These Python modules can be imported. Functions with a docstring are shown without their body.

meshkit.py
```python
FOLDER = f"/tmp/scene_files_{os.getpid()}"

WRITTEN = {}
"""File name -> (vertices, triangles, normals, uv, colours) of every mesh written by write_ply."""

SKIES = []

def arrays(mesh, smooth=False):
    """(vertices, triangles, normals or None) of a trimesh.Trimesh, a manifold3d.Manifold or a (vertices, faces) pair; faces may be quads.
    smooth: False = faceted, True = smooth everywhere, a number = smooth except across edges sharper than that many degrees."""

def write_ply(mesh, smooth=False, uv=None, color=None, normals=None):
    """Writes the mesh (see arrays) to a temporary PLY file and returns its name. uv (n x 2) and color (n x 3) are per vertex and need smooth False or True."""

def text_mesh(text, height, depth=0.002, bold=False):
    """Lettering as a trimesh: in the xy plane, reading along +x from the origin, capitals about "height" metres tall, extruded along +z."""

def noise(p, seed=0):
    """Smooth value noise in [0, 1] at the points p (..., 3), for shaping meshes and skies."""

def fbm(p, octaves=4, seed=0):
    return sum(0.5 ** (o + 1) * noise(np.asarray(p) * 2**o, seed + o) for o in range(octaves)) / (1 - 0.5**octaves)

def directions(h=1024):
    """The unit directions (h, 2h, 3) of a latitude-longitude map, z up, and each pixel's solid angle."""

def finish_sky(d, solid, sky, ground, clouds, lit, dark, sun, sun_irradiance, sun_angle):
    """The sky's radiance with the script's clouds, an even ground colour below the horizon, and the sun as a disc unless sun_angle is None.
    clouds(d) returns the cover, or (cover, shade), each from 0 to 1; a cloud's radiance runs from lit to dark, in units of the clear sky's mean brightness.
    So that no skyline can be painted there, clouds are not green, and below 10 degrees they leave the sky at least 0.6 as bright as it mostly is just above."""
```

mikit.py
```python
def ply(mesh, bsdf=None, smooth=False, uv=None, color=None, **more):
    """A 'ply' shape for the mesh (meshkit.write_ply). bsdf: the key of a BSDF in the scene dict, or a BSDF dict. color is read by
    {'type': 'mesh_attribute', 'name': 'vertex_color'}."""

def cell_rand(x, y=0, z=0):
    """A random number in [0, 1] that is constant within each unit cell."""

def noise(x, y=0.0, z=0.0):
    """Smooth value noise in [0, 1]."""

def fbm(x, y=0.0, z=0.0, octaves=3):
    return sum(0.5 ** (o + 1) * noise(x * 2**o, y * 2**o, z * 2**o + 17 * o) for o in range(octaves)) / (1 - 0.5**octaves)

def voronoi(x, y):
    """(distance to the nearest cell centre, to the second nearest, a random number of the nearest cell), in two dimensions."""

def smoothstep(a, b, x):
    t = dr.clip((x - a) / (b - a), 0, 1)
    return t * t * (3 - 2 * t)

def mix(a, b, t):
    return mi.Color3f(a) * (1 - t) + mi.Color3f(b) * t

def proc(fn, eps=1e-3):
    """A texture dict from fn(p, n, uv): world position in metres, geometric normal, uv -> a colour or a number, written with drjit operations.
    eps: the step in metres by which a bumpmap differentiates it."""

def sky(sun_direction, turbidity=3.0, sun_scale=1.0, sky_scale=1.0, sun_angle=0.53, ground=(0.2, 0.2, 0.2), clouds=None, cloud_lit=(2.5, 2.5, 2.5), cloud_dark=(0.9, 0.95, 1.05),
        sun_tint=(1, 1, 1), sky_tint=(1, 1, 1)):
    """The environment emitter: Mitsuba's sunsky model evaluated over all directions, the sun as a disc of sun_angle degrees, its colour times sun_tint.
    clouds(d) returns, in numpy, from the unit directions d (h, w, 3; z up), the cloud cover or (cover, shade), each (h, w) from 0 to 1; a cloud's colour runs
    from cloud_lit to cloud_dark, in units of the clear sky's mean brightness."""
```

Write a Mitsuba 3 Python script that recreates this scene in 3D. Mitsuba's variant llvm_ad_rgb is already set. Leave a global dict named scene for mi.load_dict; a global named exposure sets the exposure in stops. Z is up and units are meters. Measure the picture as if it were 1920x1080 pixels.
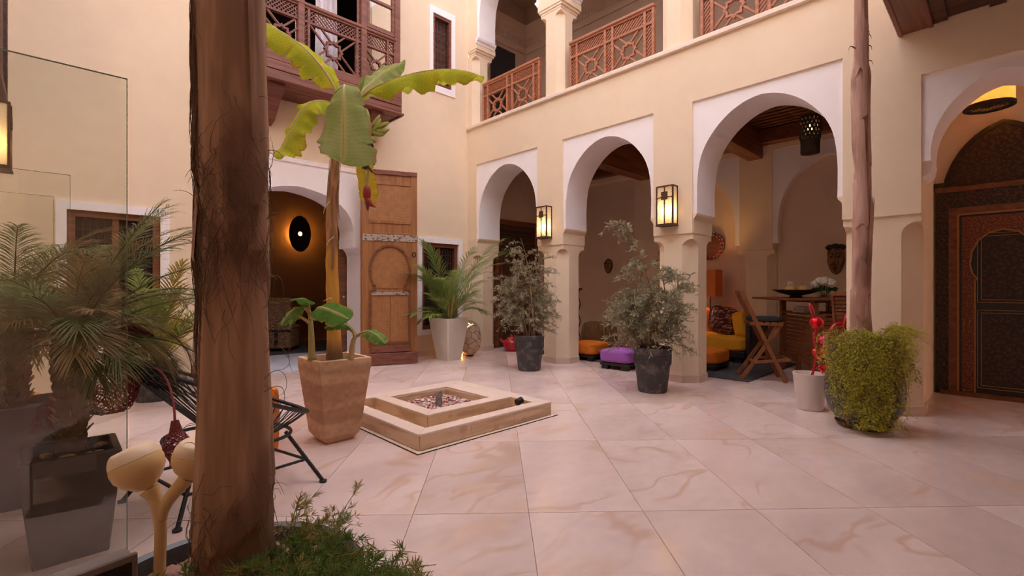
import math, random
import numpy as np, trimesh, mitsuba as mi, drjit as dr, mikit, meshkit
import manifold3d as m3
import shapely.geometry as sg
from shapely import affinity
from shapely.ops import unary_union
from scipy.interpolate import CubicSpline, PchipInterpolator
from mikit import noise, fbm, voronoi, cell_rand, smoothstep, mix

rng = np.random.default_rng(7)
T4 = mi.ScalarTransform4f
scene, labels, place = {}, {}, {}

# ---------------------------------------------------------------- camera, sky, exposure
AZ = math.radians(44.02)
FWD = np.array([math.sin(AZ), math.cos(AZ), 0.0])
RGT = np.array([math.cos(AZ), -math.sin(AZ), 0.0])
EYE = np.array([0.0, 0.0, 1.2])
scene['camera'] = {'type': 'perspective', 'fov': math.degrees(2 * math.atan(960 / 890.0)), 'fov_axis': 'x', 'near_clip': 0.05, 'far_clip': 200.0,
                   
                   'to_world': T4().look_at(origin=EYE.tolist(), target=(EYE + FWD).tolist(), up=[0, 0, 1])}
exposure = 0.82
SKY = 1.0


def overcast(d):
    n = meshkit.fbm(d * 2.3, 3, seed=4)
    return np.clip(0.93 + 0.1 * n, 0, 1), np.clip(0.5 * n, 0, 1)


scene['sky'] = mikit.sky([0.25, 0.35, 0.9], turbidity=4.0, sun_scale=0.0, sky_scale=SKY, ground=(0.25, 0.22, 0.2), clouds=overcast,
                         cloud_lit=(18.5, 17.5, 18.6), cloud_dark=(14.6, 13.9, 15.0), sky_tint=(1.2, 1.0, 0.85))

# ---------------------------------------------------------------- helpers


def uniq(k):
    if k not in scene and k not in labels:
        return k
    i = 1
    while f'{k}_{i:03d}' in scene or f'{k}_{i:03d}' in labels:
        i += 1
    return f'{k}_{i:03d}'


def put(k, mesh, mat, smooth=False, M=None, raw=None, **kw):
    k = uniq(k)
    d = dict(raw) if raw else mikit.ply(mesh, mat, smooth, **kw)
    if raw and mat:
        d['bsdf'] = {'type': 'ref', 'id': mat}
    if M is not None:
        d['to_world'] = T4(np.asarray(M, float).tolist())
    scene[k] = d
    return k


def thing(name, label, cat, group=None, loc=None, rz=0.0, M=None):
    k = uniq(name)
    labels[k] = {'label': label, 'category': cat}
    if group:
        labels[k]['group'] = group
    if M is None and (loc is not None or rz):
        c, s = math.cos(rz), math.sin(rz)
        x, y, z = loc if loc is not None else (0, 0, 0)
        M = np.array([[c, -s, 0, x], [s, c, 0, y], [0, 0, 1, z], [0, 0, 0, 1.0]])
    place[k] = M
    return k


def part(parent, name, mesh, mat, smooth=False, label=None, kind=None, M=None, **kw):
    root = parent.split('__')[0]
    P = place.get(root)
    if M is not None:
        P = M if P is None else P @ M
    k = put(parent + '__' + name, mesh, mat, smooth, P, **kw)
    if label or kind:
        labels[k] = {}
        if label:
            labels[k]['label'] = label
        if kind:
            labels[k]['kind'] = kind
    return k


def struct(name, mesh, mat, label, smooth=False, **kw):
    k = put(name, mesh, mat, smooth, **kw)
    labels[k] = {'label': label, 'kind': 'structure', 'category': name.split('_')[0]}
    return k


def single(name, mesh, mat, label, cat, smooth=False, group=None, M=None, kind=None, **kw):
    k = put(name, mesh, mat, smooth, M, **kw)
    labels[k] = {'label': label, 'category': cat}
    if group:
        labels[k]['group'] = group
    if kind:
        labels[k]['kind'] = kind
    return k


def clone(root, label, M, group=None, name=None):
    """A copy of a thing with its parts under the next number."""
    base = name or root
    r = thing(base, label, labels[root]['category'], group or labels[root].get('group'), M=np.asarray(M, float))
    for k in [k for k in scene if k.startswith(root + '__')]:
        k2 = r + k[len(root):]
        scene[k2] = {**scene[k], 'to_world': T4(np.asarray(M, float).tolist())}
        if k in labels:
            labels[k2] = dict(labels[k])
    return r


def TM(x=0, y=0, z=0, rz=0.0, s=1.0):
    c, si = math.cos(rz) * s, math.sin(rz) * s
    return np.array([[c, -si, 0, x], [si, c, 0, y], [0, 0, s, z], [0, 0, 0, 1.0]])


def R3(axis, deg):
    return trimesh.transformations.rotation_matrix(math.radians(deg), axis)


def V(lat, t, z):
    """A point by its distance to the right of and ahead of the courtyard's diagonal, and its height."""
    p = FWD * t + RGT * lat
    return np.array([p[0], p[1], z])


def at(px, py, t):
    return V((px - 960) / 890.0 * t, t, 1.2 + (541 - py) / 890.0 * t)


def cat(ms):
    ms = [m for m in ms if m is not None]
    vs, fs, n = [], [], 0
    for m in ms:
        v, f, _ = meshkit.arrays(m)
        vs.append(v), fs.append(f + n)
        n += len(v)
    return trimesh.Trimesh(np.vstack(vs), np.vstack(fs), process=False)


def box(x0, x1, y0, y1, z0, z1, b=0.0):
    x0, x1 = sorted((x0, x1)); y0, y1 = sorted((y0, y1)); z0, z1 = sorted((z0, z1))
    if b <= 0:
        m = trimesh.creation.box(extents=[x1 - x0, y1 - y0, z1 - z0])
        m.apply_translation([(x0 + x1) / 2, (y0 + y1) / 2, (z0 + z1) / 2])
        return m
    c, h = np.array([(x0 + x1) / 2, (y0 + y1) / 2, (z0 + z1) / 2]), np.array([x1 - x0, y1 - y0, z1 - z0]) / 2
    pts = []
    for s in np.ndindex(2, 2, 2):
        s = np.array(s) * 2 - 1
        for a in range(3):
            i = np.full(3, min(b, h.min() * 0.9)); i[a] = 0
            pts.append(c + s * (h - i))
    return trimesh.convex.convex_hull(np.array(pts))


def obox(p, q, w, h, up=(0, 0, 1), b=0.0):
    """A bar from p to q, w wide and h high."""
    p, q = np.asarray(p, float), np.asarray(q, float)
    d = q - p; L = np.linalg.norm(d); d = d / L
    up = np.asarray(up, float)
    if abs(d @ up) > 0.98:
        up = np.array([1.0, 0, 0])
    s = np.cross(up, d); s /= np.linalg.norm(s); u = np.cross(d, s)
    m = box(0, L, -w / 2, w / 2, -h / 2, h / 2, b)
    M = np.eye(4); M[:3, 0], M[:3, 1], M[:3, 2], M[:3, 3] = d, s, u, p
    m.apply_transform(M)
    return m


def ex(poly, plane, a0, a1):
    """Extrudes a polygon: plane X takes (y, z), plane Y takes (x, z), plane Z takes (x, y)."""
    out = []
    for g in getattr(poly, 'geoms', [poly]):
        if g.is_empty or g.area < 1e-9:
            continue
        m = trimesh.creation.extrude_polygon(g, a1 - a0, engine='earcut')
        v = m.vertices.copy(); f = m.faces.copy()
        v[:, 2] += a0
        if plane == 'X':
            v = v[:, [2, 0, 1]]
        elif plane == 'Y':
            v = v[:, [0, 2, 1]]; f = f[:, ::-1]
        out.append(trimesh.Trimesh(v, f, process=False))
    return cat(out)


def rect(a, b, c, d):
    return sg.box(min(a, b), min(c, d), max(a, b), max(c, d))


def frames(p):
    p = np.asarray(p, float)
    t = np.gradient(p, axis=0)
    t /= np.linalg.norm(t, axis=1, keepdims=True) + 1e-12
    a = np.zeros_like(p)
    u = np.array([0, 0, 1.0]) if abs(t[0, 2]) < 0.9 else np.array([1.0, 0, 0])
    for i in range(len(p)):
        u = u - t[i] * (u @ t[i]); u /= np.linalg.norm(u) + 1e-12
        a[i] = u
    return t, a, np.cross(t, a)


def tube(p, r, sides=8, caps=True):
    p = np.asarray(p, float); n = len(p)
    r = np.broadcast_to(r, (n,))
    t, a, b = frames(p)
    ang = np.arange(sides) * 2 * np.pi / sides
    v = (p[:, None] + r[:, None, None] * (np.cos(ang)[None, :, None] * a[:, None] + np.sin(ang)[None, :, None] * b[:, None])).reshape(-1, 3)
    i, j = np.meshgrid(np.arange(n - 1), np.arange(sides), indexing='ij')
    q = np.stack([i * sides + j, i * sides + (j + 1) % sides, (i + 1) * sides + (j + 1) % sides, (i + 1) * sides + j], -1).reshape(-1, 4)
    f = np.vstack([q[:, [0, 1, 2]], q[:, [0, 2, 3]]])
    if caps:
        v = np.vstack([v, p[0], p[-1]])
        k = np.arange(sides); k2 = (k + 1) % sides; e = (n - 1) * sides
        f = np.vstack([f, np.stack([k2, k, k * 0 + n * sides], 1), np.stack([e + k, e + k2, k * 0 + n * sides + 1], 1)])
    return trimesh.Trimesh(v, f, process=False)


def spline(pts, n=24):
    pts = np.asarray(pts, float)
    if len(pts) == 2:
        return pts[0] + (pts[1] - pts[0]) * np.linspace(0, 1, n)[:, None]
    s = np.r_[0, np.cumsum(np.linalg.norm(np.diff(pts, axis=0), axis=1))]
    return CubicSpline(s, pts)(np.linspace(0, s[-1], n))


def lathe(prof, n=40):
    prof = np.asarray(prof, float)
    k = len(prof); ang = np.arange(n) * 2 * np.pi / n
    v = np.stack([prof[:, 0][:, None] * np.cos(ang), prof[:, 0][:, None] * np.sin(ang), np.repeat(prof[:, 1][:, None], n, 1)], -1).reshape(-1, 3)
    i, j = np.meshgrid(np.arange(k - 1), np.arange(n), indexing='ij')
    q = np.stack([i * n + j, i * n + (j + 1) % n, (i + 1) * n + (j + 1) % n, (i + 1) * n + j], -1).reshape(-1, 4)
    m = trimesh.Trimesh(v, np.vstack([q[:, [0, 1, 2]], q[:, [0, 2, 3]]]), process=True)
    m.update_faces(m.nondegenerate_faces())
    return m


def ellip(c, r, sub=2, M=None):
    m = trimesh.creation.icosphere(subdivisions=sub)
    m.vertices *= np.asarray(r, float)
    if M is not None:
        m.apply_transform(M)
    m.apply_translation(c)
    return m


def cushion(w, d, h, p=3.2, n=14):
    """A pillow-like block centred on the origin, with bulging faces."""
    m = trimesh.creation.box(extents=[2, 2, 2])
    for _ in range(4):
        m = m.subdivide()
    v = m.vertices
    nrm = (np.abs(v) ** p).sum(1) ** (1 / p)
    v = v / nrm[:, None]
    m.vertices = v * np.array([w, d, h]) / 2
    return m


def frond(base, az, el, length, droop, n=26, ll=0.3, lw=0.012, ang=55, fold=0.35, start=0.25, sag=0.5, taper=0.35, r=0.006, seed=0):
    """A feather palm frond: a rachis bent by its weight and leaflets in two rows. Returns (vertices, triangles)."""
    g = np.random.default_rng(seed)
    N = 16
    s = np.linspace(0, 1, N)
    e = el - droop * s ** 1.4
    step = length / (N - 1)
    hz = np.array([math.cos(az), math.sin(az), 0])
    d = np.cos(e)[:, None] * hz + np.sin(e)[:, None] * np.array([0, 0, 1.0])
    p = np.asarray(base) + np.vstack([[0, 0, 0], np.cumsum(d[:-1] * step, axis=0)])
    side = np.cross(hz, [0, 0, 1.0])
    rach = tube(p, np.linspace(r, r * 0.25, N), 5, False)
    sv, sf = [np.asarray(rach.vertices)], [np.asarray(rach.faces)]
    cnt = len(rach.vertices)
    for k in range(n):
        u = start + (1 - start) * (k + 0.5) / n
        x = u * (N - 1); i = min(int(x), N - 2); w = x - i
        q = p[i] * (1 - w) + p[i + 1] * w
        t = d[i] * (1 - w) + d[i + 1] * w
        up = np.cross(side, t)
        a = math.radians(ang * (1 - 0.55 * u) + g.normal(0, 4))
        L = ll * (taper + (1 - taper) * math.sin(math.pi * min(1, (u - start) / (1 - start) * 0.75 + 0.22))) * g.uniform(0.85, 1.1)
        for sg_ in (-1, 1):
            dr_ = t * math.cos(a) + sg_ * side * math.sin(a) + up * (fold + g.normal(0, 0.06))
            dr_ /= np.linalg.norm(dr_)
            ts = np.array([0, 0.35, 0.7, 1.0])
            c = q + dr_ * L * ts[:, None] + np.array([0, 0, -1.0]) * (sag * L * ts ** 2)[:, None]
            wd = np.cross(dr_, up); wd /= np.linalg.norm(wd) + 1e-9
            hw = lw / 2 * np.array([0.6, 1, 0.7, 0.05])
            v = np.vstack([c + wd * hw[:, None], c - wd * hw[:, None]])
            sv.append(v)
            f = []
            for b in range(3):
                f += [[b, b + 1, 4 + b + 1], [b, 4 + b + 1, 4 + b]]
            sf.append(np.array(f) + cnt)
            cnt += 8
    return np.vstack(sv), np.vstack(sf)


def leaves(pos, dirs, L, W, g, bend=0.15):
    """Small pointed leaves, two triangles a half."""
    n = len(pos)
    d = dirs / (np.linalg.norm(dirs, axis=1, keepdims=True) + 1e-9)
    rnd = g.normal(size=(n, 3))
    s = np.cross(d, rnd); s /= np.linalg.norm(s, axis=1, keepdims=True) + 1e-9
    nn = np.cross(d, s)
    L = np.broadcast_to(L, (n,))[:, None]; W = np.broadcast_to(W, (n,))[:, None]
    a = pos; m1 = pos + d * L * 0.45 + s * W / 2 + nn * L * bend * 0.5; m2 = pos + d * L * 0.45 - s * W / 2 + nn * L * bend * 0.5
    e = pos + d * L + nn * L * bend * 0.2
    v = np.stack([a, m1, e, m2], 1).reshape(-1, 3)
    k = np.arange(n)[:, None] * 4
    f = np.vstack([k + [0, 1, 2], k + [0, 2, 3]])
    return v, f


# ---------------------------------------------------------------- materials


def rgb(c):
    return {'type': 'rgb', 'value': [float(x) for x in c]}


def S(r, g, b):
    """An sRGB colour of 0..255 as linear."""
    c = np.array([r, g, b]) / 255.0
    return tuple(np.where(c < 0.04045, c / 12.92, ((c + 0.055) / 1.055) ** 2.4))


def mat(name, color, rough=0.6, two=True, bump=None, bscale=0.01, **kw):
    c = color if isinstance(color, dict) else rgb(color)
    d = {'type': 'principled', 'base_color': c, 'roughness': rough, **kw}
    if bump is not None:
        d = {'type': 'bumpmap', 'bump': bump, 'scale': bscale, 'nested': d}
    if two:
        d = {'type': 'twosided', 'bsdf': d}
    scene[name] = d


def thin(name, color, trans=1.0, rough=0.55):
    c = color if isinstance(color, dict) else rgb(color)
    scene[name] = {'type': 'principledthin', 'base_color': c, 'roughness': rough, 'diff_trans': float(trans), 'spec_trans': 0.0}


def plaster(base, amp=0.12, sc=1.0):
    def fn(p, n, uv):
        a = fbm(p.x * 1.3 * sc, p.y * 1.3 * sc, p.z * 0.8 * sc, 3)
        b = fbm(p.x * 9 * sc, p.y * 9 * sc, p.z * 7 * sc, 2)
        k = 1 + amp * (a - 0.5) * 1.6 + amp * 0.5 * (b - 0.5)
        return mi.Color3f(base) * k
    return mikit.proc(fn)


def woodgrain(c1, c2, axis='z', sc=1.0):
    def fn(p, n, uv):
        q = {'x': (p.x, p.y, p.z), 'y': (p.y, p.x, p.z), 'z': (p.z, p.x, p.y)}[axis]
        a = fbm(q[0] * 1.6 * sc, q[1] * 26 * sc, q[2] * 26 * sc, 3)
        b = noise(q[0] * 4 * sc, q[1] * 90 * sc, q[2] * 90 * sc)
        return mix(c1, c2, smoothstep(0.25, 0.75, a) * 0.8 + 0.2 * b)
    return mikit.proc(fn)


CREAM = (0.77, 0.622, 0.462)
mat('m_cream', plaster(CREAM, 0.10), 0.75)
mat('m_white', plaster((0.86, 0.815, 0.835), 0.05), 0.7)
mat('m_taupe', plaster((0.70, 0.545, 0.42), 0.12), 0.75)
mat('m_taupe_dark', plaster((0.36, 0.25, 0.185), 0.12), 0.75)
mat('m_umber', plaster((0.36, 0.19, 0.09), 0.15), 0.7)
mat('m_stone', plaster((0.74, 0.62, 0.52), 0.12, 3), 0.5)
mat('m_base', plaster((0.66, 0.50, 0.42), 0.15, 4), 0.35)
CA, SA = math.cos(math.radians(-42.2)), math.sin(math.radians(-42.2))


def marble(p, n, uv):
    # the slab's own axes; each slab has a random offset of its veins
    u = p.x * CA + p.y * SA
    v = -p.x * SA + p.y * CA
    iu, iv = dr.floor((u - 0.17) / 0.615), dr.floor((v - 2.53 + 11.8) / 1.18)
    o = cell_rand(iu, iv, 3) * 40
    x, y, z = p.x + o, p.y - o * 0.7, p.z + o * 0.3
    wx, wy = fbm(x * 1.7, y * 1.7, 2.0, 3), fbm(x * 1.7, y * 1.7, 9.0, 3)
    a = fbm(x * 1.1 + wx * 1.6, y * 2.6 + wy * 1.6, z * 2, 4)
    vein = 1 - smoothstep(0.0, 0.042, dr.abs(a - 0.5))
    mask = smoothstep(0.44, 0.62, fbm(x * 1.3 + 7, y * 1.3, z, 3))
    cloud = fbm(x * 0.9 + 3, y * 2.0 + wx, z, 3)
    fine = fbm(x * 14, y * 22, z * 14, 2)
    c = mix((0.67, 0.525, 0.49), (0.57, 0.435, 0.405), smoothstep(0.35, 0.7, cloud))
    c = mix(c, (0.50, 0.29, 0.18), vein * mask * 0.5)
    c = mix(c, (0.60, 0.40, 0.29), smoothstep(0.56, 0.74, fbm(x * 2.2 + 11, y * 3.6, z, 4)) * 0.5)
    return c * (0.95 + 0.1 * fine) * (0.96 + 0.08 * cell_rand(iu, iv, 8))


mat('m_marble', mikit.proc(marble), 0.16, specular=0.45)
mat('m_marble_white', plaster((0.62, 0.63, 0.72), 0.12, 2), 0.25)
mat('m_grout', (0.36, 0.25, 0.20), 0.8)


def travertine(p, n, uv):
    a = fbm(p.x * 3, p.y * 3, p.z * 14, 3)
    b = fbm(p.x * 6 + 4, p.y * 6, p.z * 6, 4)
    c = mix((0.66, 0.47, 0.31), (0.50, 0.32, 0.20), smoothstep(0.4, 0.7, a))
    return mix(c, (0.36, 0.21, 0.12), smoothstep(0.62, 0.75, b) * 0.5)


mat('m_travertine', mikit.proc(travertine), 0.4)
mat('m_fountain_top', plaster((0.73, 0.58, 0.50), 0.10, 3), 0.3)


def banded(p, n, uv):
    a = fbm(p.x * 2, p.y * 2, p.z * 9, 2) * 0.5 + 0.5 * noise(p.z * 14.0, 3.0, 1.0)
    b = fbm(p.x * 30, p.y * 30, p.z * 30, 2)
    c = mix((0.56, 0.35, 0.21), (0.42, 0.235, 0.13), smoothstep(0.35, 0.65, a))
    return c * (0.8 + 0.4 * b)


mat('m_sandstone', mikit.proc(banded), 0.7)
mat('m_redwood', woodgrain((0.42, 0.165, 0.085), (0.30, 0.105, 0.05), 'y'), 0.45)
mat('m_balcony', woodgrain((0.225, 0.078, 0.050), (0.125, 0.038, 0.026), 'x'), 0.5)
mat('m_door', woodgrain((0.33, 0.14, 0.045), (0.22, 0.08, 0.025), 'z'), 0.5)


def carve(p, n, uv):
    """Carved arabesque: waves of two wrapped spirals."""
    u = (p.x * 0.92 - p.y * 0.38); v = p.z
    a = dr.sin(u * 85 + 2.2 * dr.sin(v * 48)) * dr.sin(v * 85 + 2.2 * dr.sin(u * 48))
    b = dr.sin((u + v) * 160) * dr.sin((u - v) * 160)
    return a * 0.6 + b * 0.25 + 0.3 * noise(u * 60, v * 60, 0)


def carve_col(p, n, uv):
    a = carve(p, n, uv)
    g = fbm(p.x * 20, p.y * 20, p.z * 3, 2)
    return mix((0.24, 0.095, 0.032), (0.36, 0.16, 0.058), smoothstep(-0.5, 0.6, a) * 0.6 + 0.4 * g)


mat('m_carved', mikit.proc(carve_col), 0.55, bump=mikit.proc(carve, eps=0.002), bscale=0.0015)
mat('m_metalstrip', mikit.proc(lambda p, n, uv: mix((0.40, 0.33, 0.28), (0.12, 0.07, 0.05), smoothstep(0.5, 0.7, fbm(p.x * 30, p.y * 30, p.z * 40, 3)))), 0.5, metallic=0.3)
mat('m_darkwood', woodgrain((0.085, 0.030, 0.018), (0.045, 0.016, 0.010), 'y'), 0.5)
mat('m_midwood', woodgrain((0.20, 0.075, 0.032), (0.12, 0.042, 0.018), 'x'), 0.45)
mat('m_teak', woodgrain((0.27, 0.095, 0.035), (0.17, 0.055, 0.02), 'z', 2), 0.45)


def floral(c0, c1, c2, sc, ax='x'):
    """Small painted flowers and tendrils over a dark ground."""
    def fn(p, n, uv):
        u, v = (p.y, p.z) if ax == 'x' else (p.x, p.z)
        u, v = u * sc, v * sc
        d1, d2, w = voronoi(u, v)
        ring = smoothstep(0.10, 0.06, dr.abs(d1 - 0.22)) + smoothstep(0.09, 0.05, d1)
        tend = smoothstep(0.10, 0.03, dr.abs(dr.sin(u * 3.1 + 1.7 * dr.sin(v * 2.3)) * dr.sin(v * 2.9 + 1.7 * dr.sin(u * 2.1))))
        c = mix(c0, c1, dr.minimum(1.0, ring * 0.9))
        return mix(c, c2, dr.minimum(0.6, tend * 0.55) * smoothstep(0.2, 0.5, w))
    return mikit.proc(fn)


mat('m_paint_dark', floral((0.016, 0.008, 0.007), (0.07, 0.034, 0.018), (0.035, 0.018, 0.012), 26), 0.5)
mat('m_paint_band', floral((0.018, 0.010, 0.008), (0.10, 0.06, 0.03), (0.05, 0.034, 0.018), 34), 0.45)
mat('m_paint_red', floral((0.11, 0.018, 0.010), (0.30, 0.12, 0.035), (0.17, 0.06, 0.02), 46), 0.45)
mat('m_paint_black', (0.012, 0.009, 0.008), 0.35)
mat('m_gold', (0.32, 0.15, 0.05), 0.45)
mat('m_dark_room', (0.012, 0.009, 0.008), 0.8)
mat('m_iron', (0.022, 0.018, 0.016), 0.5, metallic=0.3)
mat('m_blackcord', (0.012, 0.012, 0.016), 0.45)
mat('m_bronze', (0.10, 0.055, 0.035), 0.45, metallic=0.6)
mat('m_chrome', (0.6, 0.6, 0.6), 0.2, metallic=1.0)
thin('m_lampglass', (0.90, 0.82, 0.66), 1.05, 0.5)
scene['m_pane'] = {'type': 'thindielectric', 'int_ior': 1.5, 'specular_transmittance': rgb((0.960, 0.972, 0.945))}
scene['m_clear'] = {'type': 'thindielectric', 'int_ior': 1.5}
mat('m_glass_edge', (0.12, 0.16, 0.11), 0.2)
mat('m_curtain', (0.72, 0.68, 0.72), 0.8)


def bark(c1, c2, c3, sc=1.0):
    def fn(p, n, uv):
        a = fbm(p.x * 34 * sc, p.y * 34 * sc, p.z * 3.0 * sc, 3)
        b = fbm(p.x * 5 * sc, p.y * 5 * sc, p.z * 2.2 * sc + 3, 3)
        c = mix(c1, c2, smoothstep(0.3, 0.7, a))
        return mix(c, c3, smoothstep(0.52, 0.68, b) * 0.8)
    return mikit.proc(fn)


mat('m_bark', bark((0.37, 0.215, 0.13), (0.25, 0.135, 0.078), (0.14, 0.07, 0.04)), 0.75)
mat('m_sheath', bark((0.33, 0.18, 0.11), (0.22, 0.11, 0.065), (0.15, 0.07, 0.04)), 0.7)
mat('m_fibre', (0.13, 0.07, 0.04), 0.85)
mat('m_bark_pink', bark((0.52, 0.33, 0.27), (0.37, 0.205, 0.16), (0.24, 0.125, 0.095)), 0.75)


def stemcol(p, n, uv):
    a = fbm(p.x * 40, p.y * 40, p.z * 4, 3)
    lo = mix((0.60, 0.30, 0.045), (0.42, 0.19, 0.03), a)
    hi = mix((0.44, 0.22, 0.09), (0.20, 0.09, 0.04), smoothstep(0.35, 0.65, a))
    k = smoothstep(1.42, 1.62, p.z + 0.25 * (noise(p.x * 30, p.y * 30, p.z * 3) - 0.5))
    c = mix(lo, hi, k)
    return mix((0.16, 0.075, 0.03), c, smoothstep(0.70, 0.86, p.z + 0.06 * a))


mat('m_banana_stem', mikit.proc(stemcol), 0.6)
mat('m_pup_stem', mikit.proc(lambda p, n, uv: mix((0.34, 0.30, 0.10), (0.42, 0.27, 0.12), smoothstep(0.35, 0.7, fbm(p.x * 40, p.y * 40, p.z * 8, 3)))), 0.55)
thin('m_leaf_vc', {'type': 'mesh_attribute', 'name': 'vertex_color'}, 0.95, 0.45)
thin('m_palm', (0.18, 0.19, 0.085), 0.6, 0.5)
thin('m_palm_dry', (0.27, 0.19, 0.09), 0.6, 0.6)
thin('m_areca', (0.27, 0.34, 0.10), 0.8, 0.45)
thin('m_areca_dark', (0.16, 0.235, 0.075), 0.7, 0.45)
thin('m_yellow_palm', (0.34, 0.27, 0.06), 0.8, 0.5)
thin('m_olive', (0.42, 0.39, 0.27), 0.5, 0.55)
thin('m_olive_dark', (0.22, 0.22, 0.13), 0.5, 0.5)
mat('m_twig', (0.20, 0.12, 0.065), 0.8)
mat('m_cane', (0.50, 0.28, 0.10), 0.6)
thin('m_fern', (0.62, 0.60, 0.10), 1.0, 0.6)
thin('m_fern_brown', (0.36, 0.20, 0.07), 0.8, 0.6)
thin('m_needle', (0.17, 0.24, 0.06), 0.7, 0.5)
thin('m_needle_yellow', (0.36, 0.30, 0.10), 0.7, 0.5)
mat('m_soil', plaster((0.11, 0.06, 0.04), 0.6, 14), 0.9)
mat('m_mulch', plaster((0.24, 0.125, 0.09), 0.6, 30), 0.9)


def darkpot(p, n, uv):
    a = fbm(p.x * 14, p.y * 14, p.z * 10, 4)
    return mix((0.045, 0.042, 0.046), (0.115, 0.105, 0.105), smoothstep(0.45, 0.75, a))


mat('m_darkpot', mikit.proc(darkpot), 0.55)
mat('m_bluepot', plaster((0.048, 0.045, 0.048), 0.5, 20), 0.3)
mat('m_greyplanter', plaster((0.095, 0.072, 0.064), 0.15, 2), 0.45)
mat('m_whitepot', (0.68, 0.62, 0.55), 0.4)
mat('m_potwhite2', (0.62, 0.53, 0.49), 0.4)
mat('m_pebble', plaster((0.50, 0.34, 0.22), 0.3, 10), 0.6)
mat('m_redgloss', (0.42, 0.006, 0.012), 0.2, clearcoat=1.0)
mat('m_redfoil', (0.72, 0.02, 0.03), 0.22, metallic=0.7)
mat('m_pinkfoil', (0.78, 0.06, 0.16), 0.2, metallic=0.7)
mat('m_orange', (0.62, 0.165, 0.012), 0.8, sheen=0.3)
mat('m_orange_lamp', (0.60, 0.16, 0.02), 0.6)
mat('m_yellow', (0.66, 0.30, 0.012), 0.8, sheen=0.3)
mat('m_purple', (0.31, 0.10, 0.42), 0.8, sheen=0.3)
mat('m_maroon', (0.17, 0.022, 0.045), 0.8, sheen=0.3)
mat('m_red_net', (0.16, 0.022, 0.022), 0.6)
mat('m_blackwood', (0.018, 0.014, 0.013), 0.4)
mat('m_rug', plaster((0.055, 0.055, 0.062), 0.7, 24), 0.95)


def sequin(p, n, uv):
    d1, d2, w = voronoi(p.y * 70 + p.x * 40, p.z * 70)
    return mix((0.10, 0.03, 0.025), (0.55, 0.26, 0.18), smoothstep(0.55, 0.95, w))


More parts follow.
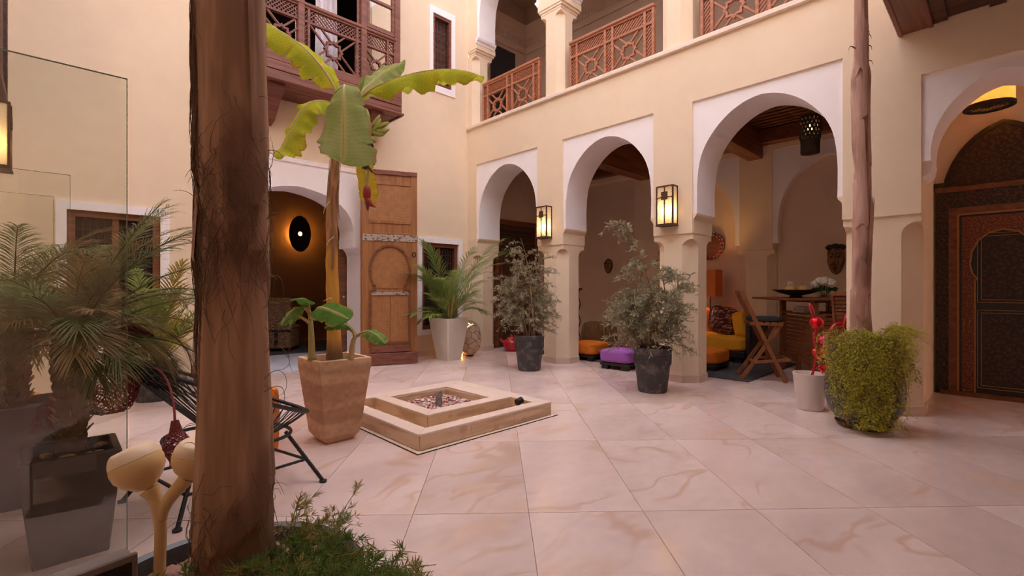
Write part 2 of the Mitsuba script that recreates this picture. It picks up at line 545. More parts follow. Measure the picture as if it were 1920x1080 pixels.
mat('m_sequin', mikit.proc(sequin), 0.3, metallic=0.5)
mat('m_raffia', (0.28, 0.145, 0.06), 0.8)
mat('m_wicker', mikit.proc(lambda p, n, uv: mix((0.36, 0.22, 0.12), (0.16, 0.085, 0.04), smoothstep(0.2, 0.8, noise(p.x * 70 + p.y * 20, p.z * 110, 0)))), 0.7)
mat('m_cushion_black', (0.02, 0.02, 0.026), 0.8)
mat('m_candle', (0.70, 0.62, 0.48), 0.5)
mat('m_flower', (0.70, 0.66, 0.60), 0.8)
thin('m_leafgreen', (0.06, 0.10, 0.04), 0.5, 0.5)
mat('m_fruit', (0.62, 0.40, 0.10), 0.5)
mat('m_mask', mikit.proc(lambda p, n, uv: mix((0.24, 0.12, 0.05), (0.07, 0.03, 0.015), smoothstep(0.45, 0.7, fbm(p.y * 40, p.z * 30, 1, 3)))), 0.5)
mat('m_maskblack', (0.02, 0.014, 0.01), 0.6)
mat('m_paper', (0.66, 0.62, 0.56), 0.7)
mat('m_lampcream', (0.66, 0.44, 0.20), 0.4)
mat('m_lampcap', (0.72, 0.54, 0.36), 0.4)
mat('m_floodgrey', (0.22, 0.18, 0.16), 0.5)
mat('m_bead', (0.62, 0.52, 0.44), 0.5)


def crackle(p, n, uv):
    th = dr.atan2(p.y - 6.55, p.x - 5.28)
    d1, d2, w = voronoi(th * 1.75 + 10, p.z * 9)
    e = d2 - d1
    return mix((0.16, 0.09, 0.055), mix((0.45, 0.31, 0.22), (0.56, 0.42, 0.32), w), smoothstep(0.03, 0.10, e))


mat('m_egg', mikit.proc(crackle), 0.5)
mat('m_granite', plaster((0.26, 0.23, 0.22), 0.8, 40), 0.6)
mat('m_pebble_pink', mikit.proc(lambda p, n, uv: mix(mix((0.35, 0.10, 0.10), (0.62, 0.42, 0.38), smoothstep(0.3, 0.6, cell_rand(dr.floor(p.x * 38), dr.floor(p.y * 38), 1))), (0.70, 0.62, 0.58), smoothstep(0.75, 0.8, cell_rand(dr.floor(p.x * 38), dr.floor(p.y * 38), 2)))), 0.5)
mat('m_banana_fruit', (0.30, 0.30, 0.06), 0.5)
mat('m_bract', (0.28, 0.018, 0.025), 0.5)
mat('m_bract_tip', (0.11, 0.04, 0.06), 0.5)
mat('m_dryflower', (0.085, 0.045, 0.02), 0.8)
mat('m_perf', (0.03, 0.02, 0.014), 0.85)


def emit(c, k):
    return {'type': 'area', 'radiance': rgb(np.array(c) * k)}


WARM = np.array([1.0, 0.62, 0.22])

# ================================================================ the setting
YB, XW = 7.12, 5.70            # the plane of the back wall, the face of the arcade wall
XR, YF, XL = 8.64, -2.6, -0.40  # the arcade's rear wall, the wall behind the camera, the left wall
BAYS = (6.08, 3.99, 1.90)
TOP = 8.2

# floor: a bed, and slabs laid on the diagonal as parts of it
struct('floor', box(XL - 0.2, XR + 0.3, YF, YB + 0.02, -0.12, -0.012), 'm_grout', 'pink veined marble floor of the courtyard')
ang = math.radians(-42.2)
region = rect(XL, XR + 0.05, YF, YB)
for i in range(-16, 22):
    for j in range(-4, 9):
        u0, v0 = 0.17 + i * 0.615, 2.53 + (j - 2) * 1.18
        q = rect(u0 + 0.0015, u0 + 0.6135, v0 + 0.0015, v0 + 1.1785)
        # (u, v) -> world: u along the camera's right, v ahead
        q = affinity.affine_transform(q, [CA, -SA, SA, CA, 0, 0])
        q = q.intersection(region)
        if q.is_empty or q.area < 1e-3 or q.geom_type != 'Polygon':
            continue
        part('floor', 'tile', ex(q, 'Z', -0.012, 0.0), 'm_marble')

# back wall: yellow plaster with the arched doorway, two low windows, a small high window and the balcony's opening


def arch(c, prof, n=26):
    """The outline of a doorway: prof from the ground to the crown as (half width, height); the part above the first two corners is smoothed."""
    pr = np.array(prof, float)
    s = np.r_[0, np.cumsum(np.linalg.norm(np.diff(pr, axis=0), axis=1))]
    q = PchipInterpolator(s, pr)(np.linspace(0, s[-1], n))
    return sg.Polygon(np.vstack([np.c_[c + q[:, 0], q[:, 1]], np.c_[c - q[::-1, 0], q[::-1, 1]]]))


ARC = [(0.728, 2.12), (0.732, 2.40), (0.724, 2.57), (0.697, 2.76), (0.64, 2.92), (0.54, 3.075), (0.415, 3.206), (0.28, 3.30), (0.135, 3.36), (0.0, 3.382)]
CB = 2.55
DOOR_ARC = [(0.835, 1.95), (0.85, 2.08), (0.815, 2.25), (0.66, 2.46), (0.40, 2.60), (0.14, 2.66), (0.0, 2.675)]
door_hole = arch(CB, DOOR_ARC)
door_low = rect(CB - 0.99, CB + 0.99, -0.05, 1.84)
back = rect(XL - 0.2, XW + 0.02, 0, TOP)
win1, win2 = (0.105, 0.935, 0.56, 2.065), (4.665, 5.47, 0.46, 2.01)
small = (4.90, 5.31, 4.86, 6.15)
balc = (1.95, 3.72, 4.22, 6.7)
for w in (win1, win2, small, balc):
    back = back.difference(rect(*w))
panel_b = rect(CB - 0.99, CB + 0.99, -0.05, 3.07)
struct('wall_back', ex(back.difference(panel_b), 'Y', YB, YB + 0.5), 'm_cream', 'cream plastered back wall of the courtyard with the arched doorway')
surround = rect(CB - 0.99, CB + 0.99, 1.84, 3.07).difference(door_hole.union(rect(CB - 0.84, CB + 0.84, 1.8, 1.96)))
part('wall_back', 'arch_surround', ex(surround, 'Y', YB - 0.012, YB + 0.5), 'm_white', label='white plaster surround of the arched doorway')
part('wall_back', 'string_course', box(CB - 1.0, CB + 1.0, YB - 0.035, YB, 3.0, 3.07, 0.006), 'm_white', label='white moulding above the doorway')
for s in (-1, 1):   # the stepped mouldings under the arch's springing
    prof = [(0.99, 1.72), (0.97, 1.72), (0.955, 1.78), (0.915, 1.82), (0.90, 1.86), (0.84, 1.90), (0.835, 1.97), (0.99, 1.97)]
    part('wall_back', 'corbel', ex(sg.Polygon([(CB + s * a, z) for a, z in prof]).buffer(0), 'Y', YB - 0.014, YB + 0.5), 'm_white')
    part('wall_back', 'jamb', box(CB + s * 0.975, CB + s * 0.992, YB - 0.012, YB + 0.5, 0, 1.74), 'm_white')
for n_, w in ((1, win1), (2, win2)):
    fr = rect(w[0] - 0.09, w[1] + 0.09, w[2] - 0.09, w[3] + 0.095).difference(rect(*w))
    k = struct(f'window_{n_}', ex(fr, 'Y', YB - 0.025, YB + 0.18), 'm_white', ['white framed low window behind the potted palms at the left', 'white framed low window behind the areca palm'][n_ - 1])
    f2 = rect(*w).difference(rect(w[0] + 0.07, w[1] - 0.07, w[2] + 0.07, w[3] - 0.07))
    part(k, 'wooden_frame', ex(f2, 'Y', YB + 0.02, YB + 0.12), 'm_midwood')
    xm = (w[0] + w[1]) / 2
    part(k, 'mullion', box(xm - 0.03, xm + 0.03, YB + 0.05, YB + 0.11, w[2] + 0.07, w[3] - 0.07), 'm_midwood')
    for a, b in ((w[0] + 0.07, xm - 0.03), (xm + 0.03, w[1] - 0.07)):
        bars = []
        for i in range(1, 5):
            x = a + (b - a) * i / 5
            bars.append(tube([[x, YB + 0.06, w[2] + 0.07], [x, YB + 0.06, w[3] - 0.07]], 0.006, 6))
        for i in range(1, 10):
            z = w[2] + 0.07 + (w[3] - w[2] - 0.14) * i / 10
            bars.append(tube([[a, YB + 0.06, z], [b, YB + 0.06, z]], 0.006, 6))
        part(k, 'grille', cat(bars), 'm_darkwood')
        part(k, 'shutter', box(a, b, YB + 0.09, YB + 0.10, w[2] + 0.07, w[3] - 0.07), 'm_darkwood')
        part(k, 'pane', box(a, b, YB + 0.080, YB + 0.083, w[2] + 0.07, w[3] - 0.07), 'm_paint_black')
# small high window with a scrolled iron grille
fr = rect(small[0] - 0.075, small[1] + 0.085, small[2] - 0.12, small[3] + 0.12).difference(rect(*small))
k = struct('window_3', ex(fr, 'Y', YB - 0.02, YB + 0.12), 'm_white', 'small high white framed window with a scrolled iron grille')
part(k, 'wooden_frame', ex(rect(*small).difference(rect(small[0] + 0.05, small[1] - 0.05, small[2] + 0.05, small[3] - 0.05)), 'Y', YB + 0.0, YB + 0.10), 'm_balcony')
part(k, 'shutter', box(small[0], small[1], YB + 0.11, YB + 0.13, small[2], small[3]), 'm_balcony')
for i in range(4):
    for j in range(10):
        cx, cz = small[0] + 0.085 + (i + 0.0) * 0.08, small[2] + 0.115 + j * 0.118
        th = np.linspace(0, 3.6 * np.pi / 2 + 2.6, 16)
        rr = 0.038 - 0.0035 * th
        sx = 1 if (i + j) % 2 else -1
        part(k, 'scroll', tube(np.c_[cx + sx * rr * np.cos(th), 0 * th + YB + 0.045, cz + rr * np.sin(th)], 0.006, 5), 'm_iron')
for i in range(5):
    x = small[0] + 0.045 + i * 0.08
    part(k, 'bar', tube([[x, YB + 0.05, small[2] + 0.04], [x, YB + 0.05, small[3] - 0.04]], 0.005, 5), 'm_iron')
for x0, x1 in ((XL, CB - 0.99), (CB + 0.99, XW)):
    part('wall_back', 'skirting', box(x0, x1, YB - 0.014, YB, 0, 0.085), 'm_base')

# the room behind the doorway
struct('floor_room', box(0.6, 5.3, YB - 0.01, 11.2, -0.1, 0.004), 'm_marble_white', 'bluish white marble floor of the dark room behind the doorway')
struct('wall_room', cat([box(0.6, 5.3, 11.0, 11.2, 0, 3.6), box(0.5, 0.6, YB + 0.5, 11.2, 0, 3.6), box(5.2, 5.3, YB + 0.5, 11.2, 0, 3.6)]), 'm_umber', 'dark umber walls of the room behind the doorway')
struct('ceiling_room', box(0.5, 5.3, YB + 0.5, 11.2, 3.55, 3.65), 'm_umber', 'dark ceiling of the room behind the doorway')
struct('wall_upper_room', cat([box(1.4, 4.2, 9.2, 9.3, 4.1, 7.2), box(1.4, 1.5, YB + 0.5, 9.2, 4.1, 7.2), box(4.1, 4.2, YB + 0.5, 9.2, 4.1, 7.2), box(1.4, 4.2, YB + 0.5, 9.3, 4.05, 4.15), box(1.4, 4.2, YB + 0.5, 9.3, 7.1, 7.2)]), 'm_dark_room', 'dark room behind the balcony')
# the inner wooden jamb of the doorway
k = struct('door_1', box(3.53, 3.60, YB + 0.51, YB + 0.60, 0, 2.2), 'm_midwood', 'dark wooden jamb behind the arched doorway')
part(k, 'folded_leaf', box(3.28, 3.53, YB + 0.52, YB + 0.57, 0.01, 2.15, 0.006), 'm_midwood')
part(k, 'knob', ellip((3.47, YB + 0.50, 1.05), (0.022, 0.022, 0.022)), 'm_chrome', True, label='pale round knob')
part(k, 'knob', ellip((3.57, YB + 0.50, 1.05), (0.012, 0.012, 0.012)), 'm_iron', True)

# left wall, front wall
struct('wall_left', box(XL - 0.2, XL, YF, YB, 0, TOP), 'm_cream', 'cream plastered left wall of the courtyard')
struct('wall_front', box(XL - 0.2, XR + 0.2, YF - 0.2, YF, 0, TOP), 'm_cream', 'cream plastered wall behind the viewer')

# arcade wall
XA, XB_ = XW, 6.27
main = rect(YF, YB, 1.885, 4.2)
for c in BAYS:
    main = main.difference(rect(c - 0.78, c + 0.78, 1.8, 3.51))
main = main.difference(rect(-0.52, 0.52, 1.8, 3.15))
struct('wall_right', ex(main, 'X', XA, XB_), 'm_cream', 'cream plastered arcade wall with horseshoe arches under the gallery')
for c in BAYS:
    su = rect(c - 0.78, c + 0.78, 2.12, 3.51).difference(arch(c, ARC).union(rect(c - 0.735, c + 0.735, 2.0, 2.125)))
    part('wall_right', 'arch_surround', ex(su, 'X', XA + 0.025, XB_ - 0.02), 'm_white', label='white plaster surround of a horseshoe arch')
    for s in (-1, 1):
        pr = [(0.79, 1.885), (0.772, 1.885), (0.772, 2.05), (0.755, 2.075), (0.735, 2.10), (0.728, 2.125), (0.79, 2.125)]
        part('wall_right', 'springer', ex(sg.Polygon([(c + s * a, z) for a, z in pr]).buffer(0), 'X', XA + 0.012, XB_ - 0.012), 'm_cream')
ARC4 = [(0.45, 2.30), (0.458, 2.42), (0.44, 2.58), (0.36, 2.78), (0.22, 2.94), (0.09, 3.025), (0.0, 3.05)]
su = rect(-0.52, 0.52, 2.36, 3.15).difference(arch(0, ARC4))
part('wall_right', 'arch_surround', ex(su, 'X', XA + 0.025, XB_ - 0.02), 'm_white', label='white plaster surround of the narrow arch before the painted door')
for s in (-1, 1):
    pr = [(0.53, 2.37), (0.53, 2.22), (0.47, 2.27), (0.45, 2.37)]
    part('wall_right', 'springer', ex(sg.Polygon([(s * a, z) for a, z in pr]).buffer(0), 'X', XA + 0.10, XB_ - 0.02), 'm_white')


def pier(x0, x1, y0, y1, z0, z1, c, corners, stop=0.07, cw=0.5):
    """A pier with chamfered corners; each chamfer ends above in a small niche with a pointed round head."""
    m = m3.Manifold.cube([x1 - x0, y1 - y0, z1 - z0]).translate([x0, y0, z0])
    w = c * math.sqrt(2)
    for (sx, sy) in corners:
        th = np.linspace(0, np.pi, 13)
        hz = z1 - stop - w * 0.62
        head = np.c_[w / 2 * np.cos(th) * (1 + 0.0 * th), hz + w * 0.62 * np.sin(th) ** 0.8]
        prof = np.vstack([[[-w / 2, z0 - 0.1], [w / 2, z0 - 0.1]], head])
        cs = m3.CrossSection([prof.tolist()])
        cut = m3.Manifold.extrude(cs, 0.5)
        o = np.array([sx, sy, 0]) / math.sqrt(2)
        zc = np.array([0, 0, 1.0]); s = np.cross(zc, o)
        corner = np.array([x1 if sx > 0 else x0, y1 if sy > 0 else y0, 0])
        org = corner - o * (c / math.sqrt(2))
        cut = cut.transform(np.c_[s, zc, o, org])
        m = m - cut
    q = m.to_mesh()
    return trimesh.Trimesh(q.vert_properties[:, :3], q.tri_verts, process=False)


def octo(x0, x1, y0, y1, c, corners, g):
    p = rect(x0, x1, y0, y1)
    for sx, sy in corners:
        cx, cy = (x1 if sx > 0 else x0), (y1 if sy > 0 else y0)
        p = p.difference(sg.Polygon([(cx + sx * 0.01, cy + sy * 0.01), (cx - sx * c, cy + sy * 0.01), (cx - sx * c, cy), (cx, cy - sy * c), (cx + sx * 0.01, cy - sy * c)]))
    return p.buffer(g, join_style=2)


PIERS = [(6.86, YB + 0.02, [(-1, -1), (1, -1)]), (4.77, 5.30, [(-1, -1), (-1, 1), (1, -1), (1, 1)]), (2.68, 3.21, [(-1, -1), (-1, 1), (1, -1), (1, 1)]),
         (0.52, 1.12, [(-1, -1), (-1, 1), (1, -1), (1, 1)]), (-1.5, -0.52, [(-1, 1), (1, 1)])]
for y0, y1, co in PIERS:
    k = part('wall_right', 'pier', pier(XA + 0.02, XB_ - 0.02, y0, y1, 0, 1.886, 0.145, co), 'm_cream')
    part(k, 'plinth', ex(octo(XA + 0.02, XB_ - 0.02, y0, y1, 0.145, co, 0.015), 'Z', 0, 0.095), 'm_base', label='pink marble plinth')
struct('trim_1', box(XA - 0.045, XB_ + 0.05, YF, YB, 4.20, 4.262, 0.008), 'm_stone', 'pale stone ledge under the gallery railing')

# arcade interior
struct('wall_arcade', box(XR + 0.18, XR + 0.36, -1.2, YB, 0, 4.1), 'm_taupe', 'taupe plastered rear wall inside the arcade')
RARC = [(0.70, 1.95), (0.705, 2.2), (0.68, 2.5), (0.59, 2.80), (0.39, 3.08), (0.17, 3.24), (0.0, 3.30)]
for c in BAYS[1:]:
    su = rect(c - 0.78, c + 0.78, 1.95, 3.51).difference(arch(c, RARC).union(rect(c - 0.70, c + 0.70, 1.8, 1.955)))
    part('wall_arcade', 'arch_surround', ex(su, 'X', XR + 0.02, XR + 0.18), 'm_white', label='white plaster surround of a blind arch')
for y0, y1 in ((4.77, 5.30), (2.68, 3.21), (0.5, 1.12)):
    part('wall_arcade', 'pilaster', cat([box(XR, XR + 0.18, y0, y1, 1.85, 4.1), pier(XR + 0.03, XR + 0.19, y0 - 0.02, y1 + 0.02, 0, 1.851, 0.12, [(-1, -1), (-1, 1)])]), 'm_cream')
part('wall_arcade', 'frieze', box(XR + 0.01, XR + 0.18, 0.5, YB, 3.51, 4.1), 'm_cream')
struct('wall_arcade_end', cat([box(XB_ - 0.02, XR + 0.3, YB, YB + 0.2, 0, 4.1)]), 'm_taupe', 'taupe end wall of the arcade with the dark panelled door')
struct('wall_vestibule', cat([box(7.35, 7.5, -1.2, 0.62, 0, 4.1), box(XB_, XR + 0.2, 0.56, 0.66, 0, 4.1)]), 'm_cream', 'cream wall around the painted door behind the narrow arch')
struct('ceiling_arcade', box(XB_ - 0.02, XR + 0.2, -1.5, YB, 3.96, 4.1), 'm_darkwood', 'dark wooden joist ceiling inside the arcade')
for i in range(17):
    x = XB_ + 0.06 + i * 0.146
    part('ceiling_arcade', 'joist', box(x, x + 0.07, 0.66, YB, 3.84, 3.96), 'm_midwood')
for y0 in (4.93, 2.83):
    part('ceiling_arcade', 'beam', box(XB_ - 0.02, XR + 0.1, y0, y0 + 0.24, 3.39, 3.845, 0.012), 'm_midwood')
part('ceiling_arcade', 'beam', box(XR - 0.16, XR + 0.02, 0.66, YB, 3.60, 3.845, 0.012), 'm_midwood')
struct('ceiling_vestibule', box(XB_, 7.4, -1.2, 0.6, 3.36, 3.46), 'm_cream', 'cream ceiling before the painted door')

# dark panelled door at the arcade's end
k = struct('door_2', ex(rect(6.36, 7.62, 0, 2.60).difference(rect(6.46, 7.52, 0, 2.50)), 'Y', YB - 0.06, YB), 'm_midwood', 'dark panelled double door at the far end of the arcade')
part(k, 'transom', cat([box(6.46, 7.52, YB - 0.035, YB, 2.10, 2.50), ex(rect(6.46, 7.52, 2.10, 2.50).difference(rect(6.52, 7.46, 2.16, 2.44)), 'Y', YB - 0.05, YB - 0.03)]), 'm_darkwood')
part(k, 'carved_panel', box(6.52, 7.46, YB - 0.042, YB - 0.03, 2.16, 2.44), 'm_paint_dark')
for x0 in (6.46, 6.99):
    lf = part(k, 'leaf', box(x0 + 0.003, x0 + 0.527, YB - 0.04, YB, 0.01, 2.09), 'm_darkwood')
    for z0, z1 in ((0.1, 0.62), (0.72, 1.25), (1.35, 2.0)):
        part(lf, 'panel', cat([ex(rect(x0 + 0.07, x0 + 0.46, z0, z1).difference(rect(x0 + 0.095, x0 + 0.435, z0 + 0.025, z1 - 0.025)), 'Y', YB - 0.055, YB - 0.03)]), 'm_midwood')

sw = thing('wall_switch', 'small round white wall switch on the pier by the dark panelled door', 'switch')
part(sw, 'plate', tube([[6.16, 6.859, 1.0], [6.16, 6.848, 1.0]], 0.045, 20), 'm_white', 40)
part(sw, 'button', box(6.145, 6.175, 6.842, 6.849, 0.98, 1.02, 0.002), 'm_white')

# painted door in the vestibule: a carved and painted surround, a tympanum, one leaf with two panels
XD = 7.35
k = struct('door_3', ex(rect(-0.62, 0.545, 0, 2.28).difference(rect(-0.43, 0.43, 0, 2.10)), 'X', XD - 0.04, XD), 'm_paint_band', 'dark painted Moroccan door with a horseshoe arch and floral bands')
TY = [(0.47, 2.20), (0.47, 2.40), (0.43, 2.55), (0.34, 2.74), (0.20, 2.90), (0.08, 2.98), (0.0, 3.01)]
part(k, 'tympanum', ex(arch(0, TY), 'X', XD - 0.02, XD + 0.01), 'm_paint_dark', label='dark painted arched panel with a scatter of flowers')
part(k, 'tympanum_edge', ex(arch(0, TY).difference(arch(0, [(a - 0.035 if a > 0 else 0, z - (0.035 if a < 0.3 else 0)) for a, z in TY])), 'X', XD - 0.035, XD), 'm_paint_black')
part(k, 'cornice', box(XD - 0.06, XD, -0.55, 0.55, 2.28, 2.34, 0.008), 'm_midwood')
part(k, 'stepped_corner', box(XD - 0.03, XD, 0.44, 0.56, 2.33, 2.40), 'm_paint_band')
for o, w, m_, d in ((0.43, 0.07, 'm_midwood', 0.06), (0.36, 0.018, 'm_gold', 0.065), (0.342, 0.022, 'm_paint_black', 0.05), (0.32, 0.05, 'm_paint_red', 0.05)):
    part(k, 'moulding' if m_ != 'm_paint_red' else 'red_band', ex(rect(-o, o, 0, 1.67 + o).difference(rect(-o + w, o - w, 0, 1.67 + o - w)), 'X', XD - d, XD), m_)
HS = [(0.215, 0.02), (0.215, 1.28), (0.195, 1.30), (0.235, 1.36), (0.255, 1.46), (0.24, 1.60), (0.19, 1.72), (0.11, 1.80), (0.0, 1.83)]
hs = sg.Polygon([(a, z) for a, z in HS] + [(-a, z) for a, z in HS[::-1]]).buffer(0)
part(k, 'spandrel', ex(rect(-0.27, 0.27, 0.02, 1.94).difference(hs), 'X', XD - 0.055, XD), 'm_paint_red', label='red and gold carved arch')
part(k, 'arch_edge', ex(hs.buffer(0.008).difference(hs.buffer(-0.006)), 'X', XD - 0.062, XD - 0.03), 'm_gold')
lf = part(k, 'leaf', ex(rect(-0.26, 0.26, 0.01, 1.92), 'X', XD - 0.025, XD), 'm_paint_black')
for z0, z1 in ((0.10, 0.96), (1.04, 1.80)):
    part(lf, 'panel', box(XD - 0.03, XD - 0.02, -0.16, 0.16, z0 + 0.05, z1 - 0.05), 'm_paint_dark')
    for g_ in (0.0, 0.03):
        part(lf, 'gold_line', ex(rect(-0.20 + g_, 0.20 - g_, z0 + g_, z1 - g_).difference(rect(-0.194 + g_, 0.194 - g_, z0 + g_ + 0.006, z1 - g_ - 0.006)), 'X', XD - 0.032, XD - 0.02), 'm_gold')
part(k, 'threshold', box(XD - 0.09, XD, -0.5, 0.5, 0, 0.045), 'm_midwood')

# gallery
GF, GX = 4.2, 7.45
gal = rect(YF, YB, 5.70, TOP)
for c in BAYS:
    gal = gal.difference(rect(c - 0.78, c + 0.78, 5.6, 7.25))
struct('wall_gallery', ex(gal, 'X', XA + 0.01, XB_ - 0.12), 'm_cream', 'cream plastered gallery arcade on the upper floor')
GARC = [(a, z + 3.76) for a, z in ARC]
for c in BAYS:
    su = rect(c - 0.78, c + 0.78, 5.88, 7.25).difference(arch(c, GARC).union(rect(c - 0.735, c + 0.735, 5.7, 5.885)))
    part('wall_gallery', 'arch_surround', ex(su, 'X', XA + 0.03, XB_ - 0.14), 'm_white', label='white plaster surround of a gallery arch')
    for s in (-1, 1):
        part('wall_gallery', 'impost', ex(sg.Polygon([(c + s * a, z) for a, z in [(0.80, 5.79), (0.77, 5.79), (0.765, 5.82), (0.735, 5.845), (0.72, 5.885), (0.80, 5.885)]]).buffer(0), 'X', XA - 0.005, XB_ - 0.11), 'm_white')
for y0, y1, co in [(6.86, YB + 0.02, [(-1, -1), (1, -1)]), (4.77, 5.30, [(-1, -1), (-1, 1), (1, -1), (1, 1)]), (2.68, 3.21, [(-1, -1), (-1, 1), (1, -1), (1, 1)]), (YF, 1.12, [(-1, 1), (1, 1)])]:
    a, b = (y0 + (0.06 if y0 > YF else 0)), (y1 - (0.06 if y1 < YB else 0))
    part('wall_gallery', 'column', cat([pier(XA + 0.03, XB_ - 0.14, a, b, 4.262, 5.62, 0.11, co, stop=0.04)]), 'm_cream')
    for g_, z0, z1 in ((0.01, 5.62, 5.66), (0.035, 5.66, 5.70), (0.055, 5.70, 5.80)):
        part('wall_gallery', 'capital', box(XA + 0.03 - g_ * 0.5, XB_ - 0.14 + g_, a - g_, min(b + g_, YB), z0, z1), 'm_cream')
struct('floor_gallery', box(XB_, GX + 0.1, YF, 7.4, 4.05, 4.21), 'm_base', 'floor of the upper gallery')
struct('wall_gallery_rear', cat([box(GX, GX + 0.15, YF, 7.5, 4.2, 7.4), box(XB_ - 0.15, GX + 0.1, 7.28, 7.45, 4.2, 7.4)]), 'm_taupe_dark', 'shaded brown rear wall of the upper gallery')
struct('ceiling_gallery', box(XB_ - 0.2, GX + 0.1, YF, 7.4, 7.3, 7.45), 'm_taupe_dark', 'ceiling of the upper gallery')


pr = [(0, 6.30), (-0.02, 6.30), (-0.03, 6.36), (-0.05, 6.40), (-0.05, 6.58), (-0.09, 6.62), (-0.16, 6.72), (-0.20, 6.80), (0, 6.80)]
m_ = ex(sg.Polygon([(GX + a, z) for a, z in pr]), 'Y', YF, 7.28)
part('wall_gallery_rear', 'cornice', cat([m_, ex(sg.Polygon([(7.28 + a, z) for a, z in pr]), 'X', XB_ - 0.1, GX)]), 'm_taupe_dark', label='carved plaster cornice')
dots = []
for i in range(96):
    y = 7.2 - i * 0.075
    dots += [box(GX - 0.062, GX - 0.048, y - 0.024, y + 0.024, 6.42, 6.47), box(GX - 0.062, GX - 0.048, y - 0.015, y + 0.015, 6.50, 6.56)]
for i in range(14):
    x = XB_ + 0.02 + i * 0.075
    dots += [box(x - 0.024, x + 0.024, 7.218, 7.232, 6.42, 6.47), box(x - 0.015, x + 0.015, 7.218, 7.232, 6.50, 6.56)]
part('wall_gallery_rear', 'cornice_carving', cat(dots), 'm_taupe_dark', kind='stuff')
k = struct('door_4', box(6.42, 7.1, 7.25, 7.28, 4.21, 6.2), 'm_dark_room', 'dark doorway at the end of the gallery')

# the gallery above the viewer: its soffit and parapet
struct('ceiling_soffit', box(XL, XA, YF, 0.46, 3.60, 3.72), 'm_darkwood', 'dark wooden soffit overhead at the top right')
for i in range(8):
    y = 0.44 - i * 0.36
    part('ceiling_soffit', 'joist', box(XL, XA, y - 0.10, y, 3.575, 3.60), 'm_darkwood')
part('ceiling_soffit', 'edge_beam', box(XL, XA, 0.46, 0.655, 3.556, 3.80, 0.006), 'm_midwood', label='brown beam along the edge of the soffit')
part('ceiling_soffit', 'edge_trim', cat([box(XL, XA, 0.645, 0.685, 3.545, 3.60, 0.008), box(XL, XA, 0.435, 0.47, 3.548, 3.575, 0.006)]), 'm_balcony', label='reddish wooden moulding')
part('ceiling_soffit', 'parapet', box(XL, XA, 0.52, 0.64, 3.8, 4.75), 'm_cream')

# ================================================================ railings and balcony


def lattice(u0, u1, z0, z1, y0, pitch=0.054, w=0.013, d=0.016):
    """A diagonal lattice in the plane of (u, z) at depth 0..d, with a bead on each crossing row."""
    ms = []
    W, H = u1 - u0, z1 - z0
    c = -H
    while c < W:
        for sgn in (1, -1):
            # z = s * (u - c)
            a, b = max(0, c), min(W, c + H)
            if b - a < 0.012:
                continue
            pa, pb = (a, a - c), (b, b - c)
            if sgn < 0:
                pa, pb = (a, H - (a - c)), (b, H - (b - c))
            off = y0 if sgn > 0 else y0 + d * 0.6
            ms.append(obox([u0 + pa[0], off, z0 + pa[1]], [u0 + pb[0], off, z0 + pb[1]], w, d, up=(0, 1, 0)))
        c += pitch
    return cat(ms)


def star_panel(u0, u1, z0, z1, y0, w=0.026, d=0.03):
    """Crossing diagonal bars around an eight-pointed star. Returns the bars and the star."""
    bars = []
    cu, cz = (u0 + u1) / 2, (z0 + z1) / 2
    R = min(u1 - u0, z1 - z0) * 0.19
    off = R * 0.62
    frame = sg.box(u0, z0, u1, z1)
    hole = sg.Point(cu, cz).buffer(R * 0.92)
    for sgn in (1, -1):
        for o in (-off, off):
            dx, dz = 1 / math.sqrt(2), sgn / math.sqrt(2)
            ox, oz = cu - dz * o, cz + dx * o
            ln = sg.LineString([(ox - dx * 3, oz - dz * 3), (ox + dx * 3, oz + dz * 3)]).intersection(frame).difference(hole)
            for g in getattr(ln, 'geoms', [ln]):
                if g.length > 0.02:
                    a, b = g.coords[0], g.coords[-1]
                    bars.append(obox([a[0], y0, a[1]], [b[0], y0, b[1]], w, d, up=(0, 1, 0), b=0.004))
    th = np.arange(17) * np.pi / 8 + np.pi / 8
    rr = np.where(np.arange(17) % 2 == 0, R * 1.0, R * 1.32)
    pts = [(cu + r * math.cos(t), cz + r * math.sin(t)) for r, t in zip(rr, th)]
    ring = sg.Polygon(pts).buffer(0.013, join_style=2).difference(sg.Polygon(pts).buffer(-0.013, join_style=2))
    return bars, ex(ring, 'Y', y0 - d * 0.7, y0 + d * 0.7)


def railing(parent, segs, z0, z1, y0, mat_, post=0.038, dep=0.05, hand=True):
    """segs: list of ('strip' or 'star', u0, u1); posts stand between them. Built along local x."""
    zb, zt = z1 - 0.235, z1 - 0.075
    us = sorted({s[1] for s in segs} | {s[2] for s in segs})
    L0, L1 = us[0], us[-1]
    if hand:
        part(parent, 'handrail', box(L0 - 0.02, L1 + 0.02, y0 - 0.045, y0 + 0.045, z1 - 0.05, z1, 0.012), mat_)
    part(parent, 'rail', box(L0, L1, y0 - dep / 2, y0 + dep / 2, zt, zt + 0.03, 0.004), mat_)
    part(parent, 'rail', box(L0, L1, y0 - dep / 2, y0 + dep / 2, zb - 0.034, zb, 0.004), mat_)
    part(parent, 'rail', box(L0, L1, y0 - dep / 2, y0 + dep / 2, z0, z0 + 0.03, 0.004), mat_)
    for u in us:
        part(parent, 'post', box(u - post / 2, u + post / 2, y0 - dep / 2 - 0.004, y0 + dep / 2 + 0.004, z0, z1 - 0.05, 0.005), mat_)
    for kind, a, b in segs:
        a, b = a + post / 2, b - post / 2
        part(parent, 'lattice_band', lattice(a, b, zb, zt, y0), mat_)
        if kind == 'strip':
            part(parent, 'lattice_strip', lattice(a, b, z0 + 0.03, zb - 0.034, y0), mat_)
        else:
            bars, star = star_panel(a, b, z0 + 0.03, zb - 0.034, y0)
            for m in bars:
                part(parent, 'crossbar', m, mat_)
            part(parent, 'star', star, mat_)


